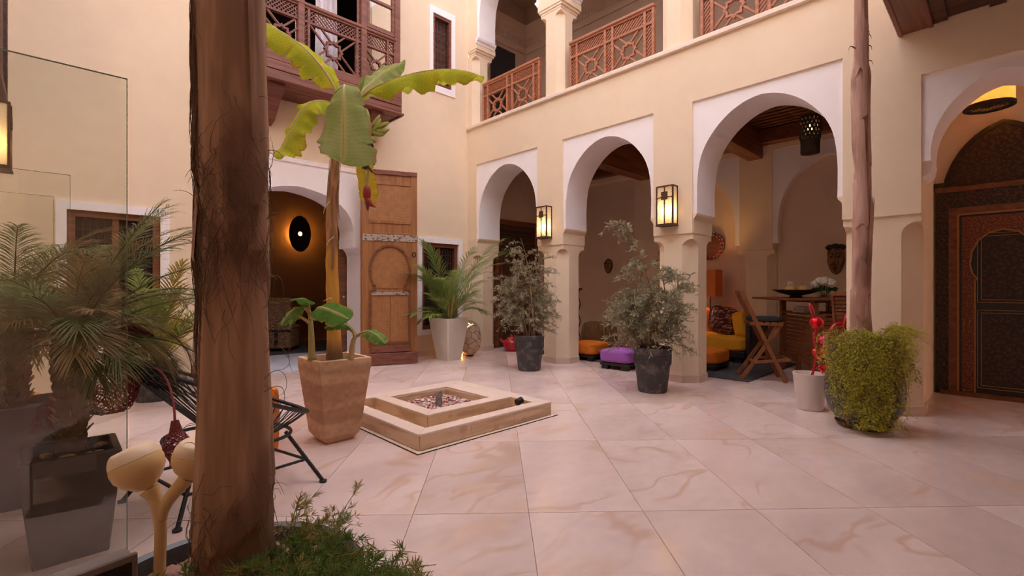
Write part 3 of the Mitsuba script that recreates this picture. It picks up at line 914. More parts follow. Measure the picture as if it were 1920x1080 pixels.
# local x runs along -Y of the world (towards the viewer), local y into the gallery
for c, lb in zip(BAYS, ('carved reddish wooden railing of the gallery bay farthest from the viewer, next to the corner', 'carved reddish wooden railing of the middle gallery bay, between two columns', 'carved reddish wooden railing of the nearest gallery bay, cut by the picture top')):
    a, b = c - 0.71, c + 0.71
    M = np.array([[0, 1, 0, XA + 0.13], [-1, 0, 0, 0], [0, 0, 1, 0], [0, 0, 0, 1.0]])
    r = thing('gallery_railing', lb, 'railing', 'carved wooden railings of the gallery', M=M)
    l0, l1 = -b, -a
    s = [l0, l0 + 0.125, l0 + 0.645, l0 + 0.775, l1 - 0.125, l1]
    railing(r, [('strip', s[0], s[1]), ('star', s[1], s[2]), ('strip', s[2], s[3]), ('star', s[3], s[4]), ('strip', s[4], s[5])], 4.275, 5.04, 0.0, 'm_redwood')

# the balcony
BX0, BX1, BY = 1.82, 3.88, 6.50
b_ = thing('wooden_balcony', 'dark carved wooden balcony with glazed windows above the arched doorway', 'balcony')
for z0, z1, o in ((3.885, 4.0, 0.0), (4.005, 4.12, 0.006), (4.125, 4.235, 0.0)):
    part(b_, 'fascia_board', cat([box(BX0, BX1, BY - 0.03 - o, BY, z0, z1, 0.004), box(BX1 - 0.03, BX1, BY, YB, z0, z1), box(BX0, BX0 + 0.03, BY, YB, z0, z1)]), 'm_balcony')
part(b_, 'base_moulding', cat([box(BX0 - 0.03, BX1 + 0.03, BY - 0.06, BY, 3.865, 3.90, 0.008), box(BX1, BX1 + 0.03, BY, YB, 3.865, 3.90)]), 'm_balcony')
for i in range(5):
    y = BY + i * 0.124
    part(b_, 'floor_plank', box(BX0 + 0.03, BX1 - 0.03, y + 0.002, y + 0.122, 3.875, 3.91), 'm_balcony')
part(b_, 'deck', box(BX0 + 0.03, BX1 - 0.03, BY, YB + 0.5, 4.18, 4.23), 'm_balcony')
for x in (2.0, 3.42):
    pr = [(YB, 3.87), (BY + 0.06, 3.87), (BY + 0.06, 3.80), (BY + 0.20, 3.72), (YB - 0.16, 3.50), (YB, 3.46)]
    m = ex(sg.Polygon(pr), 'X', x, x + 0.19)
    part(b_, 'bracket', m, 'm_balcony')
us = [BX0 + 0.03, 1.95, 2.357, 2.47, 2.815, 3.168, 3.283, 3.64, 3.80]
us = [1.90, 2.36, 2.475, 3.165, 3.28, 3.655, 3.78]
railing(b_, [('star', 1.90, 2.36), ('strip', 2.36, 2.475), ('star', 2.475, 3.165), ('strip', 3.165, 3.28), ('star', 3.28, 3.655), ('strip', 3.655, 3.78)], 4.24, 5.03, BY + 0.02, 'm_balcony')
for x in (2.375, 3.268, 3.82):
    part(b_, 'tall_post', box(x - 0.045, x + 0.045, BY - 0.02, BY + 0.07, 4.23, 6.7, 0.008), 'm_balcony')
part(b_, 'roof', box(BX0 - 0.15, BX1 + 0.15, BY - 0.25, YB, 6.7, 6.82), 'm_balcony')
for (a, z, ins) in ((3.31, 5.05, 0.47),):
    sash = rect(a, a + ins, z, 6.68).difference(unary_union([rect(a + 0.05, a + ins - 0.05, z + 0.06, z + 0.42), rect(a + 0.05, a + ins - 0.05, z + 0.46, z + 1.0), rect(a + 0.05, a + ins - 0.05, z + 1.04, 6.62)]))
    w_ = part(b_, 'window_sash', ex(sash, 'Y', BY, BY + 0.045), 'm_balcony')
    for z0, z1 in ((z + 0.06, z + 0.42), (z + 0.46, z + 1.0), (z + 1.04, 6.62)):
        part(w_, 'pane', box(a + 0.05, a + ins - 0.05, BY + 0.02, BY + 0.023, z0, z1), 'm_clear')
# a casement folded inwards
M = TM(3.22, BY + 0.08, 0, math.radians(62))
sash = rect(-0.02, 0.42, 5.06, 6.66).difference(unary_union([rect(0.04, 0.36, 5.12, 5.55), rect(0.04, 0.36, 5.59, 6.60)]))
w_ = part(b_, 'window_sash', ex(sash, 'Y', -0.02, 0.02), 'm_balcony', M=M)
part(w_, 'pane', box(0.04, 0.36, -0.002, 0.001, 5.12, 6.60), 'm_clear', M=M)
part(w_, 'catch', box(0.0, 0.02, -0.035, -0.02, 5.5, 5.62), 'm_chrome', M=M)
# curtains behind it
for x0, x1, lb in ((2.78, 3.12, 'white curtain hanging in the balcony opening, left of the folded casement'), (2.50, 2.60, 'narrow white curtain gathered behind the lower left of the balcony railing')):
    u = np.linspace(x0, x1, 60)
    zz = np.linspace(4.25, 6.65, 12)
    y = YB - 0.06 + 0.035 * np.sin((u - x0) * 2 * np.pi / 0.085) + 0.01 * np.sin(u * 130)
    v = np.array([[a, b + 0.02 * math.sin(z * 2 + a * 9), z] for z in zz for a, b in zip(u, y)])
    n = len(u)
    f = [[i * n + j, i * n + j + 1, (i + 1) * n + j + 1, (i + 1) * n + j] for i in range(len(zz) - 1) for j in range(n - 1)]
    single('curtain', (v, np.array(f)), 'm_curtain', lb, 'curtain', True)

# the wooden shutter on the left wall and glass screens
k = struct('window_4', box(XL, XL + 0.05, 5.95, 6.85, 3.03, 5.3), 'm_darkwood', 'dark wooden shutter high on the left wall, cut by the picture edge')
part(k, 'shutter_frame', ex(rect(5.95, 6.88, 3.03, 5.3).difference(rect(6.02, 6.80, 3.1, 5.2)), 'X', XL + 0.05, XL + 0.075), 'm_darkwood')
for y, x1, z1, lb in ((2.77, 0.24, 2.15, 'tall clear glass screen in front of the grey palm planter'), (5.47, 0.10, 2.15, 'middle clear glass screen behind the palms, between two others'), (6.87, 0.0, 2.15, 'farthest clear glass screen, close to the low window at the left')):
    g = thing('glass_screen', lb, 'glass screen', 'glass screens at the left wall')
    part(g, 'pane', box(XL + 0.005, x1, y, y + 0.0005, 0.004, z1), 'm_pane')
    part(g, 'edge', cat([box(x1, x1 + 0.003, y - 0.001, y + 0.009, 0.004, z1), box(XL + 0.005, x1 + 0.003, y - 0.001, y + 0.009, z1, z1 + 0.003)]), 'm_glass_edge')

# ================================================================ the open door leaf
p0, p1 = np.array([3.40, 6.79]), np.array([4.16, 6.475])
dv = p1 - p0; Wd = np.linalg.norm(dv); rz = math.atan2(dv[1], dv[0])
d_ = thing('door_leaf', 'tall carved wooden door leaf standing open beside the white arched doorway', 'door', loc=(p0[0], p0[1], 0), rz=rz)
TH = 0.055   # local: x along the leaf, y away from the viewer, z up; front face at y = 0
H = 3.03
part(d_, 'panel_board', box(0, Wd, 0.012, TH, 0.03, H), 'm_door')
part(d_, 'stile', box(0, 0.085, 0, 0.03, 0.03, H, 0.004), 'm_door')
part(d_, 'stile', box(Wd - 0.10, Wd, 0, 0.03, 0.03, H, 0.004), 'm_door')
part(d_, 'pivot_post', tube([[0.0, 0.03, 0.02], [0.0, 0.03, H + 0.05]], 0.035, 12), 'm_door', 40)
part(d_, 'bottom_rail', box(-0.02, Wd + 0.005, -0.035, 0.05, 0.02, 0.19, 0.008), 'm_balcony', label='dark worn bottom rail')
part(d_, 'bottom_rail', box(0.12, Wd - 0.12, -0.015, 0.02, 0.20, 0.30, 0.004), 'm_balcony')
part(d_, 'top_rail', box(0, Wd, -0.012, 0.03, H - 0.07, H, 0.004), 'm_balcony')
for z0, z1 in ((2.80, 2.86), (2.20, 2.25), (2.03, 2.06), (1.13, 1.16)):
    part(d_, 'rail', box(0.085, Wd - 0.10, -0.008, 0.03, z0, z1, 0.005), 'm_door')
part(d_, 'carved_panel', box(0.085, Wd - 0.10, 0.004, 0.014, 2.25, 2.80), 'm_carved', label='panel carved with arabesques')
part(d_, 'carved_panel', box(0.085, Wd - 0.10, 0.006, 0.014, 2.06, 2.20), 'm_door')
part(d_, 'metal_strip', box(-0.01, Wd + 0.008, -0.012, 0.032, 1.925, 2.03, 0.003), 'm_metalstrip', label='studded grey metal strip across the leaf')
for i in range(10):
    part(d_, 'stud', ellip((0.04 + i * (Wd - 0.08) / 9, -0.013, 1.95 + 0.055 * (i % 2)), (0.009, 0.006, 0.009), 1), 'm_iron')
cw = (0.085 + Wd - 0.10) / 2
hw = (Wd - 0.185) / 2
hz = [(hw * 0.95, 0.34), (hw * 0.95, 1.16), (hw * 0.72, 1.19), (hw * 0.74, 1.235), (hw * 0.82, 1.24), (hw * 0.93, 1.34), (hw * 0.98, 1.48), (hw * 0.90, 1.64), (hw * 0.66, 1.78), (hw * 0.34, 1.85), (0, 1.87)]
hp = sg.Polygon([(cw + a, z) for a, z in hz] + [(cw - a, z) for a, z in hz[::-1]]).buffer(0)
part(d_, 'wicket_frame', ex(rect(0.085, Wd - 0.10, 0.30, 1.925).difference(hp), 'Y', 0.0, 0.03), 'm_door', label='frame with a horseshoe arch')
part(d_, 'wicket_moulding', ex(hp.buffer(0.006).difference(hp.buffer(-0.022)), 'Y', -0.022, 0.02), 'm_midwood')
part(d_, 'carved_panel', ex(hp.buffer(-0.004).intersection(rect(0, 2, 1.20, 2.0)), 'Y', 0.006, 0.016), 'm_carved', label='horseshoe panel carved with arabesques')
for a, b in ((cw - hw * 0.88, cw - 0.006), (cw + 0.006, cw + hw * 0.88)):
    part(d_, 'carved_panel', box(a, b, 0.004, 0.014, 0.36, 1.08), 'm_carved')
part(d_, 'metal_strip', box(cw - hw * 0.95, cw + hw * 0.95, -0.012, 0.02, 1.085, 1.135, 0.003), 'm_metalstrip', label='short grey metal strip')
th = np.linspace(0, 2 * np.pi, 17)
part(d_, 'ring_handle', tube(np.c_[Wd - 0.05 + 0.028 * np.cos(th), 0 * th - 0.012, 1.73 + 0.034 * np.sin(th)], 0.006, 6), 'm_iron', label='iron ring')

# ================================================================ lamps


def lantern(label, M):
    """A framed box lantern. Local: x across the wall, y = 0 at the wall, -y towards the viewer, centred."""
    W, D, Hh = 0.235, 0.13, 0.50
    L = thing('wall_lantern', label, 'wall lantern', 'framed wall lanterns', M=M)
    part(L, 'back_plate', box(-W / 2 + 0.004, W / 2 - 0.004, -0.008, 0, 0.004, Hh - 0.004), 'm_whitepot')
    s = 0.017
    for x in (-W / 2, W / 2 - s):
        for y in (-D, -s):
            part(L, 'frame_post', box(x, x + s, y, y + s, 0, Hh), 'm_bronze')
    for z in (0, Hh - s):
        part(L, 'frame_rail', ex(rect(-W / 2, W / 2, -D, 0).difference(rect(-W / 2 + s, W / 2 - s, -D + s, -s)), 'Z', z, z + s), 'm_bronze')
    part(L, 'top_plate', box(-W / 2 + 0.002, W / 2 - 0.002, -D + 0.002, -0.002, Hh - 0.012, Hh - 0.004), 'm_bronze')
    part(L, 'bottom_plate', box(-W / 2 - 0.006, W / 2 + 0.006, -D - 0.006, 0, -0.012, 0), 'm_bronze')
    part(L, 'front_bar', box(-0.006, 0.006, -D - 0.004, -D + 0.006, 0, Hh), 'm_bronze')
    part(L, 'front_bar', box(-W / 2, W / 2, -D - 0.004, -D + 0.006, Hh * 0.69, Hh * 0.69 + 0.011), 'm_bronze')
    part(L, 'front_square', box(-0.042, 0.042, -D - 0.006, -D + 0.004, Hh * 0.64, Hh * 0.64 + 0.10), 'm_bronze')
    part(L, 'glass', box(-W / 2 + s, W / 2 - s, -D + 0.008, -D + 0.0085, s, Hh - s), 'm_lampglass', label='frosted glass front')
    for x in (-W / 2 + 0.007, W / 2 - 0.0075):
        part(L, 'glass', box(x, x + 0.0005, -D + s, -s, s, Hh - s), 'm_lampglass')
    part(L, 'socket', tube([[0.02, -0.055, 0.012], [0.02, -0.055, 0.13]], 0.014, 10), 'm_bronze')
    part(L, 'bulb', ellip((0.02, -0.06, 0.175), (0.026, 0.026, 0.042)), 'm_candle', True, emitter=emit((1.0, 0.62, 0.23), 55.0))
    return L


for y, lb in ((5.10, 'lit framed wall lantern between the far arch and the middle arch'), (2.985, 'lit framed wall lantern between the middle and near arches, above the larger olive')):
    lantern(lb, np.array([[0, 1, 0, XA], [-1, 0, 0, y], [0, 0, 1, 2.0], [0, 0, 0, 1.0]]))
lantern('lit framed wall lantern on the left wall, cut off by the edge of the picture', np.array([[0, -1, 0, XL + 0.035], [1, 0, 0, 5.38], [0, 0, 1, 2.12], [0, 0, 0, 1.0]]))
part('wall_lantern_002', 'mount', box(-0.08, 0.08, -0.009, 0.035, 0.05, 0.45), 'm_bronze')


def perforated(r, z0, z1, n, m, w=0.010):
    """A tube of punched metal: rings and slanted straps with a bead at each crossing."""
    ms = []
    for k in range(n):
        for s in (1, -1):
            t = np.linspace(0, 1, 9)
            a = 2 * np.pi * k / n + s * t * 2 * np.pi * m / n
            ms.append(tube(np.c_[r * np.cos(a), r * np.sin(a), z0 + (z1 - z0) * t], w / 2, 4, False))
    return cat(ms)


# pendant in the arcade: a dark punched cylinder
P = at(1519, 262, 6.0)
pd = thing('pendant_lamp', 'dark punched metal cylinder lamp hanging in the near arch of the arcade', 'pendant lamp', loc=(P[0], P[1], 0))
zt, zb = P[2] + 0.27, P[2] - 0.10
zt, zb = 3.37, 2.90
part(pd, 'shade', perforated(0.105, zb + 0.18, zt, 15, 3, 0.026), 'm_perf', label='punched band')
part(pd, 'lower_shade', lathe([(0.0, zb), (0.105, zb), (0.108, zb + 0.18), (0.104, zb + 0.18), (0.100, zb + 0.01), (0, zb + 0.01)], 28), 'm_perf', 30)
part(pd, 'top_cap', lathe([(0.108, zt - 0.02), (0.108, zt), (0.0, zt + 0.02)], 28), 'm_perf', 30)
part(pd, 'bulb', ellip((0, 0, zb + 0.33), (0.03, 0.03, 0.04)), 'm_candle', True, emitter=emit((1.0, 0.45, 0.10), 60.0))
part(pd, 'cord', tube([[0, 0, zt], [0, 0, 3.86]], 0.004, 6), 'm_iron')
# ceiling lamp before the painted door
cl = thing('ceiling_lamp', 'round ceiling lamp with a glowing band and a pierced base before the painted door', 'ceiling lamp', loc=(6.80, 0.10, 0))
part(cl, 'shade', lathe([(0.185, 3.04), (0.188, 3.12), (0.185, 3.35)], 36), 'm_lampglass', True, label='glowing amber band')
holes = []
for rr, n in ((0.02, 6), (0.05, 12), (0.08, 18), (0.11, 24), (0.14, 30), (0.165, 36)):
    th = np.linspace(0, 2 * np.pi, 33)
    holes.append(tube(np.c_[rr * np.cos(th), rr * np.sin(th), 0 * th + 3.035], 0.0095, 5, False))
    for k in range(n):
        a = 2 * np.pi * k / n
        holes.append(obox([(rr - 0.02) * math.cos(a), (rr - 0.02) * math.sin(a), 3.035], [(rr + 0.012) * math.cos(a), (rr + 0.012) * math.sin(a), 3.035], 0.008, 0.006))
part(cl, 'pierced_base', cat(holes), 'm_perf', label='dark pierced disc')
part(cl, 'rim', lathe([(0.17, 3.02), (0.195, 3.02), (0.195, 3.05), (0.17, 3.05), (0.17, 3.02)], 36), 'm_perf', 30)
part(cl, 'bulb', ellip((0, 0, 3.12), (0.03, 0.03, 0.035)), 'm_candle', True, emitter=emit((1.0, 0.34, 0.045), 85.0))
# oval wall lamp in the dark room
P = at(560, 440, 10.6)
ol = thing('oval_wall_lamp', 'black oval disc lamp glowing on the dark wall behind the arched doorway', 'wall lamp', loc=(P[0], 10.90, P[2]))
shade = trimesh.creation.annulus(r_min=0.055, r_max=1.0, height=0.02)
v = shade.vertices.copy(); rr = np.hypot(v[:, 0], v[:, 1])
sx = np.where(rr < 0.2, 0.85, 0.235); sz = np.where(rr < 0.2, 0.85, 0.40)
part(ol, 'disc', trimesh.Trimesh(np.c_[v[:, 0] * sx, -v[:, 2] - 0.05, v[:, 1] * sz], shade.faces[:, ::-1], process=False), 'm_iron', 30)
part(ol, 'rosette', ellip((0, -0.05, 0), (0.048, 0.015, 0.055)), 'm_candle', True, emitter=emit((1.0, 0.45, 0.10), 6.0), label='small glowing pierced rosette')
part(ol, 'bulb', ellip((0.0, 0.03, 0.0), (0.12, 0.02, 0.2)), 'm_candle', True, emitter=emit((1.0, 0.45, 0.09), 30.0))
part(ol, 'mount', box(-0.03, 0.03, 0.04, 0.10, -0.03, 0.03), 'm_iron')
# orange floor lamp by the sofa
P = at(1338, 560, 7.75)
fl = thing('floor_lamp', 'orange column floor lamp beside the yellow sofa behind the olive pier', 'floor lamp', loc=(8.36, 3.60, 0))
part(fl, 'shade', ex(rect(-0.15, 0.15, -0.15, 0.15).difference(rect(-0.147, 0.147, -0.147, 0.147)), 'Z', 1.05, 1.52), 'm_orange_lamp')
part(fl, 'pole', tube([[0, 0, 0.02], [0, 0, 1.28]], 0.012, 8), 'm_iron')
part(fl, 'base', lathe([(0, 0), (0.13, 0), (0.13, 0.02), (0.02, 0.03), (0, 0.03)], 24), 'm_iron', 30)
part(fl, 'bulb', ellip((0, 0, 1.32), (0.045, 0.045, 0.06)), 'm_candle', True, emitter=emit((1.0, 0.52, 0.14), 190.0))

# ================================================================ fountain
fo = thing('fountain', 'low square marble fountain with a stepped rim and a pebbled pool', 'fountain')
fz = 0.130
quads = [[(1.915, 2.955), (3.38, 2.955), (3.235, 3.075), (2.045, 3.075)], [(1.915, 2.955), (2.045, 3.075), (2.045, 4.28), (1.915, 4.40)],
         [(1.915, 4.40), (2.045, 4.28), (3.235, 4.28), (3.38, 4.40)], [(3.38, 2.955), (3.38, 4.40), (3.235, 4.28), (3.235, 3.075)],
         [(2.262, 3.365), (3.235, 3.365), (3.07, 3.50), (2.39, 3.50)], [(2.262, 3.365), (2.39, 3.50), (2.39, 4.20), (2.262, 4.28)],
         [(2.262, 4.28), (2.39, 4.20), (3.07, 4.20), (3.235, 4.28)], [(3.235, 3.365), (3.235, 4.28), (3.07, 4.20), (3.07, 3.50)]]
for q in quads:
    part(fo, 'rim_slab', ex(sg.Polygon(q).buffer(-0.0012), 'Z', fz - 0.014, fz), 'm_fountain_top')
outer = rect(1.925, 3.37, 2.965, 4.39)
pool = rect(2.40, 3.06, 3.51, 4.19)
moat = rect(2.035, 3.245, 3.065, 3.375).union(rect(2.035, 2.272, 3.065, 4.29))
part(fo, 'core', ex(outer.difference(pool).difference(moat), 'Z', 0.0, fz - 0.016), 'm_grout')
part(fo, 'basin_floor', ex(outer, 'Z', 0.0, 0.02), 'm_travertine')


def slabs(parent, a, b, z0, z1, n, off):
    """Facing slabs along a wall from a to b; off = which way they face."""
    a, b = np.array(a, float), np.array(b, float)
    o = np.array(off) * 0.008
    for i in range(n):
        p, q = a + (b - a) * (i / n), a + (b - a) * ((i + 1) / n)
        d = (q - p) / np.linalg.norm(q - p) * 0.0012
        pts = [p + d, q - d, q - d + o, p + d + o]
        part(parent, 'facing_slab', ex(sg.Polygon(pts).buffer(0), 'Z', z0, z1), 'm_travertine')


slabs(fo, (1.925, 2.965), (3.37, 2.965), 0.012, fz - 0.015, 3, (0, -1))
slabs(fo, (1.925, 4.39), (1.925, 2.965), 0.012, fz - 0.015, 3, (-1, 0))
slabs(fo, (2.272, 3.375), (3.245, 3.375), 0.021, fz - 0.015, 2, (0, -1))
slabs(fo, (2.272, 4.29), (2.272, 3.375), 0.021, fz - 0.015, 2, (-1, 0))
slabs(fo, (3.245, 3.065), (3.245, 3.375), 0.021, fz - 0.015, 1, (-1, 0))
slabs(fo, (2.035, 4.29), (2.272, 4.29), 0.021, fz - 0.015, 1, (0, -1))
slabs(fo, (2.40, 4.19), (3.06, 4.19), 0.021, fz - 0.015, 2, (0, -1))
slabs(fo, (3.06, 3.51), (3.06, 4.19), 0.021, fz - 0.015, 2, (-1, 0))
part(fo, 'base_strip', ex(rect(1.885, 3.41, 2.925, 4.43).difference(outer), 'Z', 0.0, 0.006), 'm_stone')
part(fo, 'inlay_line', ex(rect(1.875, 3.42, 2.915, 4.44).difference(rect(1.885, 3.41, 2.925, 4.43)), 'Z', 0.0, 0.003), 'm_paint_black', label='thin dark line in the floor around the fountain')
g = np.random.default_rng(3)
pb = []
ico = trimesh.creation.icosphere(subdivisions=1)
for i in range(330):
    x, y = g.uniform(2.42, 3.04), g.uniform(3.53, 4.17)
    m = ico.copy(); m.vertices *= np.array([g.uniform(0.012, 0.026), g.uniform(0.010, 0.02), g.uniform(0.006, 0.012)])
    m.apply_transform(R3([0, 0, 1], g.uniform(0, 360))); m.apply_translation([x, y, 0.052 + g.uniform(0, 0.014)])
    pb.append(m)
part(fo, 'pool_bed', box(2.40, 3.06, 3.51, 4.19, 0.02, 0.05), 'm_grout')
part(fo, 'pebbles', cat(pb), 'm_pebble_pink', True, kind='stuff', label='pink and white pebbles')
sp = lathe([(0, 0.03), (0.036, 0.03), (0.034, 0.1), (0.035, 0.17), (0.026, 0.20), (0.010, 0.205), (0.008, 0.19), (0, 0.19)], 16)
sp.vertices += (meshkit.noise(sp.vertices * 60) - 0.5)[:, None] * 0.004
single('fountain_spout', sp, 'm_granite', 'short grey granite spout standing in the pebbled pool', 'fountain spout', 40, M=TM(2.70, 3.82, 0))
sl = thing('spot_lamp', 'small black spot lamp in the dry corner of the fountain moat', 'spot lamp', loc=(3.175, 3.19, 0.02))
part(sl, 'head', tube([[-0.03, 0, 0.10], [0.035, 0, 0.115]], 0.03, 14), 'm_iron', 40)
part(sl, 'stand', tube([[0, 0, 0], [0, 0, 0.09]], 0.01, 8), 'm_iron')

# ================================================================ square pots


def square_pot(parent, b0, b1, z1, rim, m, chamf=0.0, wall=0.03, lip=0.0, bevel_z=0.0):
    """A square tapering pot: b0/b1 = half widths below/above."""
    def ringp(h, c, z):
        c = max(c, 0.002)
        return [(-h, -h + c, z), (-h + c, -h, z), (h - c, -h, z), (h, -h + c, z), (h, h - c, z), (h - c, h, z), (-h + c, h, z), (-h, h - c, z)]
    lv = []
    if bevel_z:
        lv.append(ringp(b0 - bevel_z * 0.7, chamf, 0.0)); lv.append(ringp(b0, chamf, bevel_z))
    else:
        lv.append(ringp(b0, chamf, 0.0))
    lv.append(ringp(b1 - lip, chamf, z1 - rim))
    if lip:
        lv.append(ringp(b1, chamf, z1 - rim + 0.01))
    lv.append(ringp(b1, chamf, z1 - 0.006)); lv.append(ringp(b1 - 0.005, chamf, z1))
    lv.append(ringp(b1 - wall, chamf, z1)); lv.append(ringp(b1 - wall - 0.01, chamf, z1 - 0.07))
    v = np.array([p for r in lv for p in r]); n = 8
    f = []
    for i in range(len(lv) - 1):
        for j in range(n):
            a, b = i * n + j, i * n + (j + 1) % n
            f += [[a, b, b + n], [a, b + n, a + n]]
    for j in range(1, n - 1):
        f.append([0, j + 1, j]); k = (len(lv) - 1) * n; f.append([k, k + j, k + j + 1])
    return part(parent, 'body', trimesh.Trimesh(v, np.array(f), process=False), m, 30)


bp = thing('sandstone_pot', 'big square tapering sandstone pot with the banana plant, beside the fountain', 'plant pot', loc=(1.617, 3.715, 0))
square_pot(bp, 0.150, 0.213, 0.652, 0.09, 'm_sandstone', 0.012, 0.035, 0.004, 0.06)
part(bp, 'soil', box(-0.185, 0.185, -0.185, 0.185, 0.57, 0.60), 'm_soil')

# banana plant
bn = thing('banana_plant', 'tall banana plant with drooping yellow green leaves and a fruit stalk in the sandstone pot', 'banana plant')
c0 = np.array([1.617, 3.715, 0.58])
stem_p = spline([c0, at(624, 560, 3.80), at(622, 430, 3.80), at(628, 310, 3.80), at(643, 215, 3.80), at(652, 185, 3.80)], 60)
s = np.linspace(0, 1, 60)
rad = np.interp(s, [0, 0.05, 0.12, 0.35, 0.6, 0.8, 1.0], [0.068, 0.06, 0.052, 0.047, 0.040, 0.036, 0.022])
st = tube(stem_p, rad, 20)
v = st.vertices
v += (st.vertex_normals) * ((meshkit.fbm(v * np.array([30, 30, 5]), 3) - 0.5) * 0.022)[:, None]
st.vertices = v
part(bn, 'stem', st, 'm_banana_stem', True, label='yellow stem with brown papery sheaths above')
g = np.random.default_rng(11)
for (a0, z0, z1_, w) in ((0.3, 1.55, 2.2, 0.05), (2.4, 1.62, 2.25, 0.045), (4.4, 1.35, 2.0, 0.05), (5.5, 1.75, 2.3, 0.04)):
    zz = np.linspace(z0, z1_, 14)
    cen = np.array([stem_p[np.argmin(abs(stem_p[:, 2] - z))] for z in zz])
    r_ = np.interp(zz, [0.6, 2.3], [0.05, 0.038]) + 0.006 + 0.012 * np.linspace(1, 0, 14) ** 3
    rows = []
    for k in range(5):
        aa = a0 + (k - 2) * w * 6 / 4 + 0.15 * np.sin(zz * 9)
        rows.append(cen + np.c_[np.cos(aa) * r_, np.sin(aa) * r_, zz * 0 + g.normal(0, 0.004)])
    v = np.array(rows).reshape(-1, 3)
    f = [[i * 14 + j, i * 14 + j + 1, (i + 1) * 14 + j + 1, (i + 1) * 14 + j] for i in range(4) for j in range(13)]
    part(bn, 'dry_sheath', (v, np.array(f)), 'm_sheath', True)


def banana_leaf(parent, spine, wmax, nrm, fold=0.4, wave=0.03, tears=5, col=((0.34, 0.42, 0.05), (0.50, 0.52, 0.05)), under=None, seed=0, w0=0.12, tip=0.3, petiole=0.0, base_w=0.55, ragged=0.02, asym=0.0, name='leaf', edge=(0.45, 0.28, 0.05), ramp=0.22, obl=0.25):
    g = np.random.default_rng(seed)
    N, K = 160, 7
    p = spline(spine, N)
    t = np.gradient(p, axis=0); t /= np.linalg.norm(t, axis=1, keepdims=True)
    n0 = np.asarray(nrm, float)
    if n0.ndim == 1:
        n0 = np.repeat(n0[None], N, 0)
    sd = np.cross(t, n0); sd /= np.linalg.norm(sd, axis=1, keepdims=True)
    nn = np.cross(sd, t)
    s = np.linspace(0, 1, N)
    q = np.clip((s - petiole) / (1 - petiole), 0, 1)
    prof = np.clip(np.minimum(1, base_w + (1 - base_w) * (q / ramp)), 0, 1) * np.minimum(1, ((1 - q) / tip)) ** 0.6
    prof = np.where(q <= 0, 0.03, prof * np.minimum(1, q / 0.05 + 0.05))
    halves = []
    V_, F_, C_ = [], [], []
    cnt = 0
    for sg_ in (-1, 1):
        w = wmax * prof * (1 + asym * sg_)
        w = w * (1 + ragged * 4 * (meshkit.noise(np.c_[s * 16, s * 0 + sg_ * 5 + seed, s * 0]) - 0.5))
        for i_ in range(tears):
            c = g.uniform(0.15, 0.95)
            w *= 1 - 0.35 * np.exp(-((s - c) / 0.012) ** 2) * g.uniform(0.2, 1)
        ph = g.uniform(0, 6)
        fo_ = fold * (0.75 + 0.5 * meshkit.noise(np.c_[s * 5, s * 0 + sg_, s * 0 + seed]))
        rows = []
        for k in range(K):
            x = k / (K - 1)
            rib_ = 0.0016 * np.sin(2 * np.pi * 38 * (s - obl * x)) * min(1, x * 3)
            y = w * x
            droop = fo_ * (0.6 + 0.6 * x)
            rip = wave * x ** 1.5 * (np.sin(s * 23 + ph) * 0.6 + np.sin(s * 51 + ph * 2 + x) * 0.4)
            rows.append(p + sd * (sg_ * y * np.cos(droop))[:, None] - nn * (y * np.sin(droop))[:, None] + nn * (rip + rib_)[:, None] + t * (0.10 * y * x)[:, None])
        rows = np.array(rows)   # K, N, 3
        V_.append(rows.reshape(-1, 3))
        f = []
        for a in range(K - 1):
            for b in range(N - 1):
                f.append([a * N + b, a * N + b + 1, (a + 1) * N + b + 1, (a + 1) * N + b])
        F_.append(np.array(f) + cnt); cnt += K * N
        c0_, c1_ = np.array(col[0]), np.array(col[1])
        xs = np.linspace(0, 1, K)
        stripe = 0.5 + 0.5 * np.sin(2 * np.pi * 38 * (s[None, :] - obl * xs[:, None]))
        mixv = meshkit.fbm(np.stack(np.broadcast_arrays(s[None] * 6, xs[:, None] * 2 + sg_ * 7, seed * 1.0), -1), 3)
        k1 = np.clip((mixv - 0.3) / 0.4, 0, 1)[..., None]
        c = c0_ * (1 - k1) + c1_ * k1
        c = c * (0.86 + 0.2 * stripe[..., None])
        mid = np.exp(-(xs / 0.09) ** 2)[:, None, None]
        c = c * (1 - mid * 0.8) + np.array([0.58, 0.52, 0.22]) * mid * 0.8
        ed = np.clip((xs - 0.86) / 0.14, 0, 1)[:, None, None] * np.clip((meshkit.noise(np.stack(np.broadcast_arrays(s[None] * 22, xs[:, None], seed + 3.0), -1)) - 0.3) * 2, 0, 1)[..., None]
        c = c * (1 - ed) + np.array(edge) * ed
        C_.append(c.reshape(-1, 3))
    r = np.interp(s, [0, petiole + 0.02, 1], [0.016, 0.010, 0.002])
    rib = tube(p - nn * 0.004, r, 6)
    k = part(parent, name, (np.vstack(V_), np.vstack(F_)), 'm_leaf_vc', True, color=np.vstack(C_))
    part(k, 'midrib', rib, 'm_pup_stem', True)
    return k


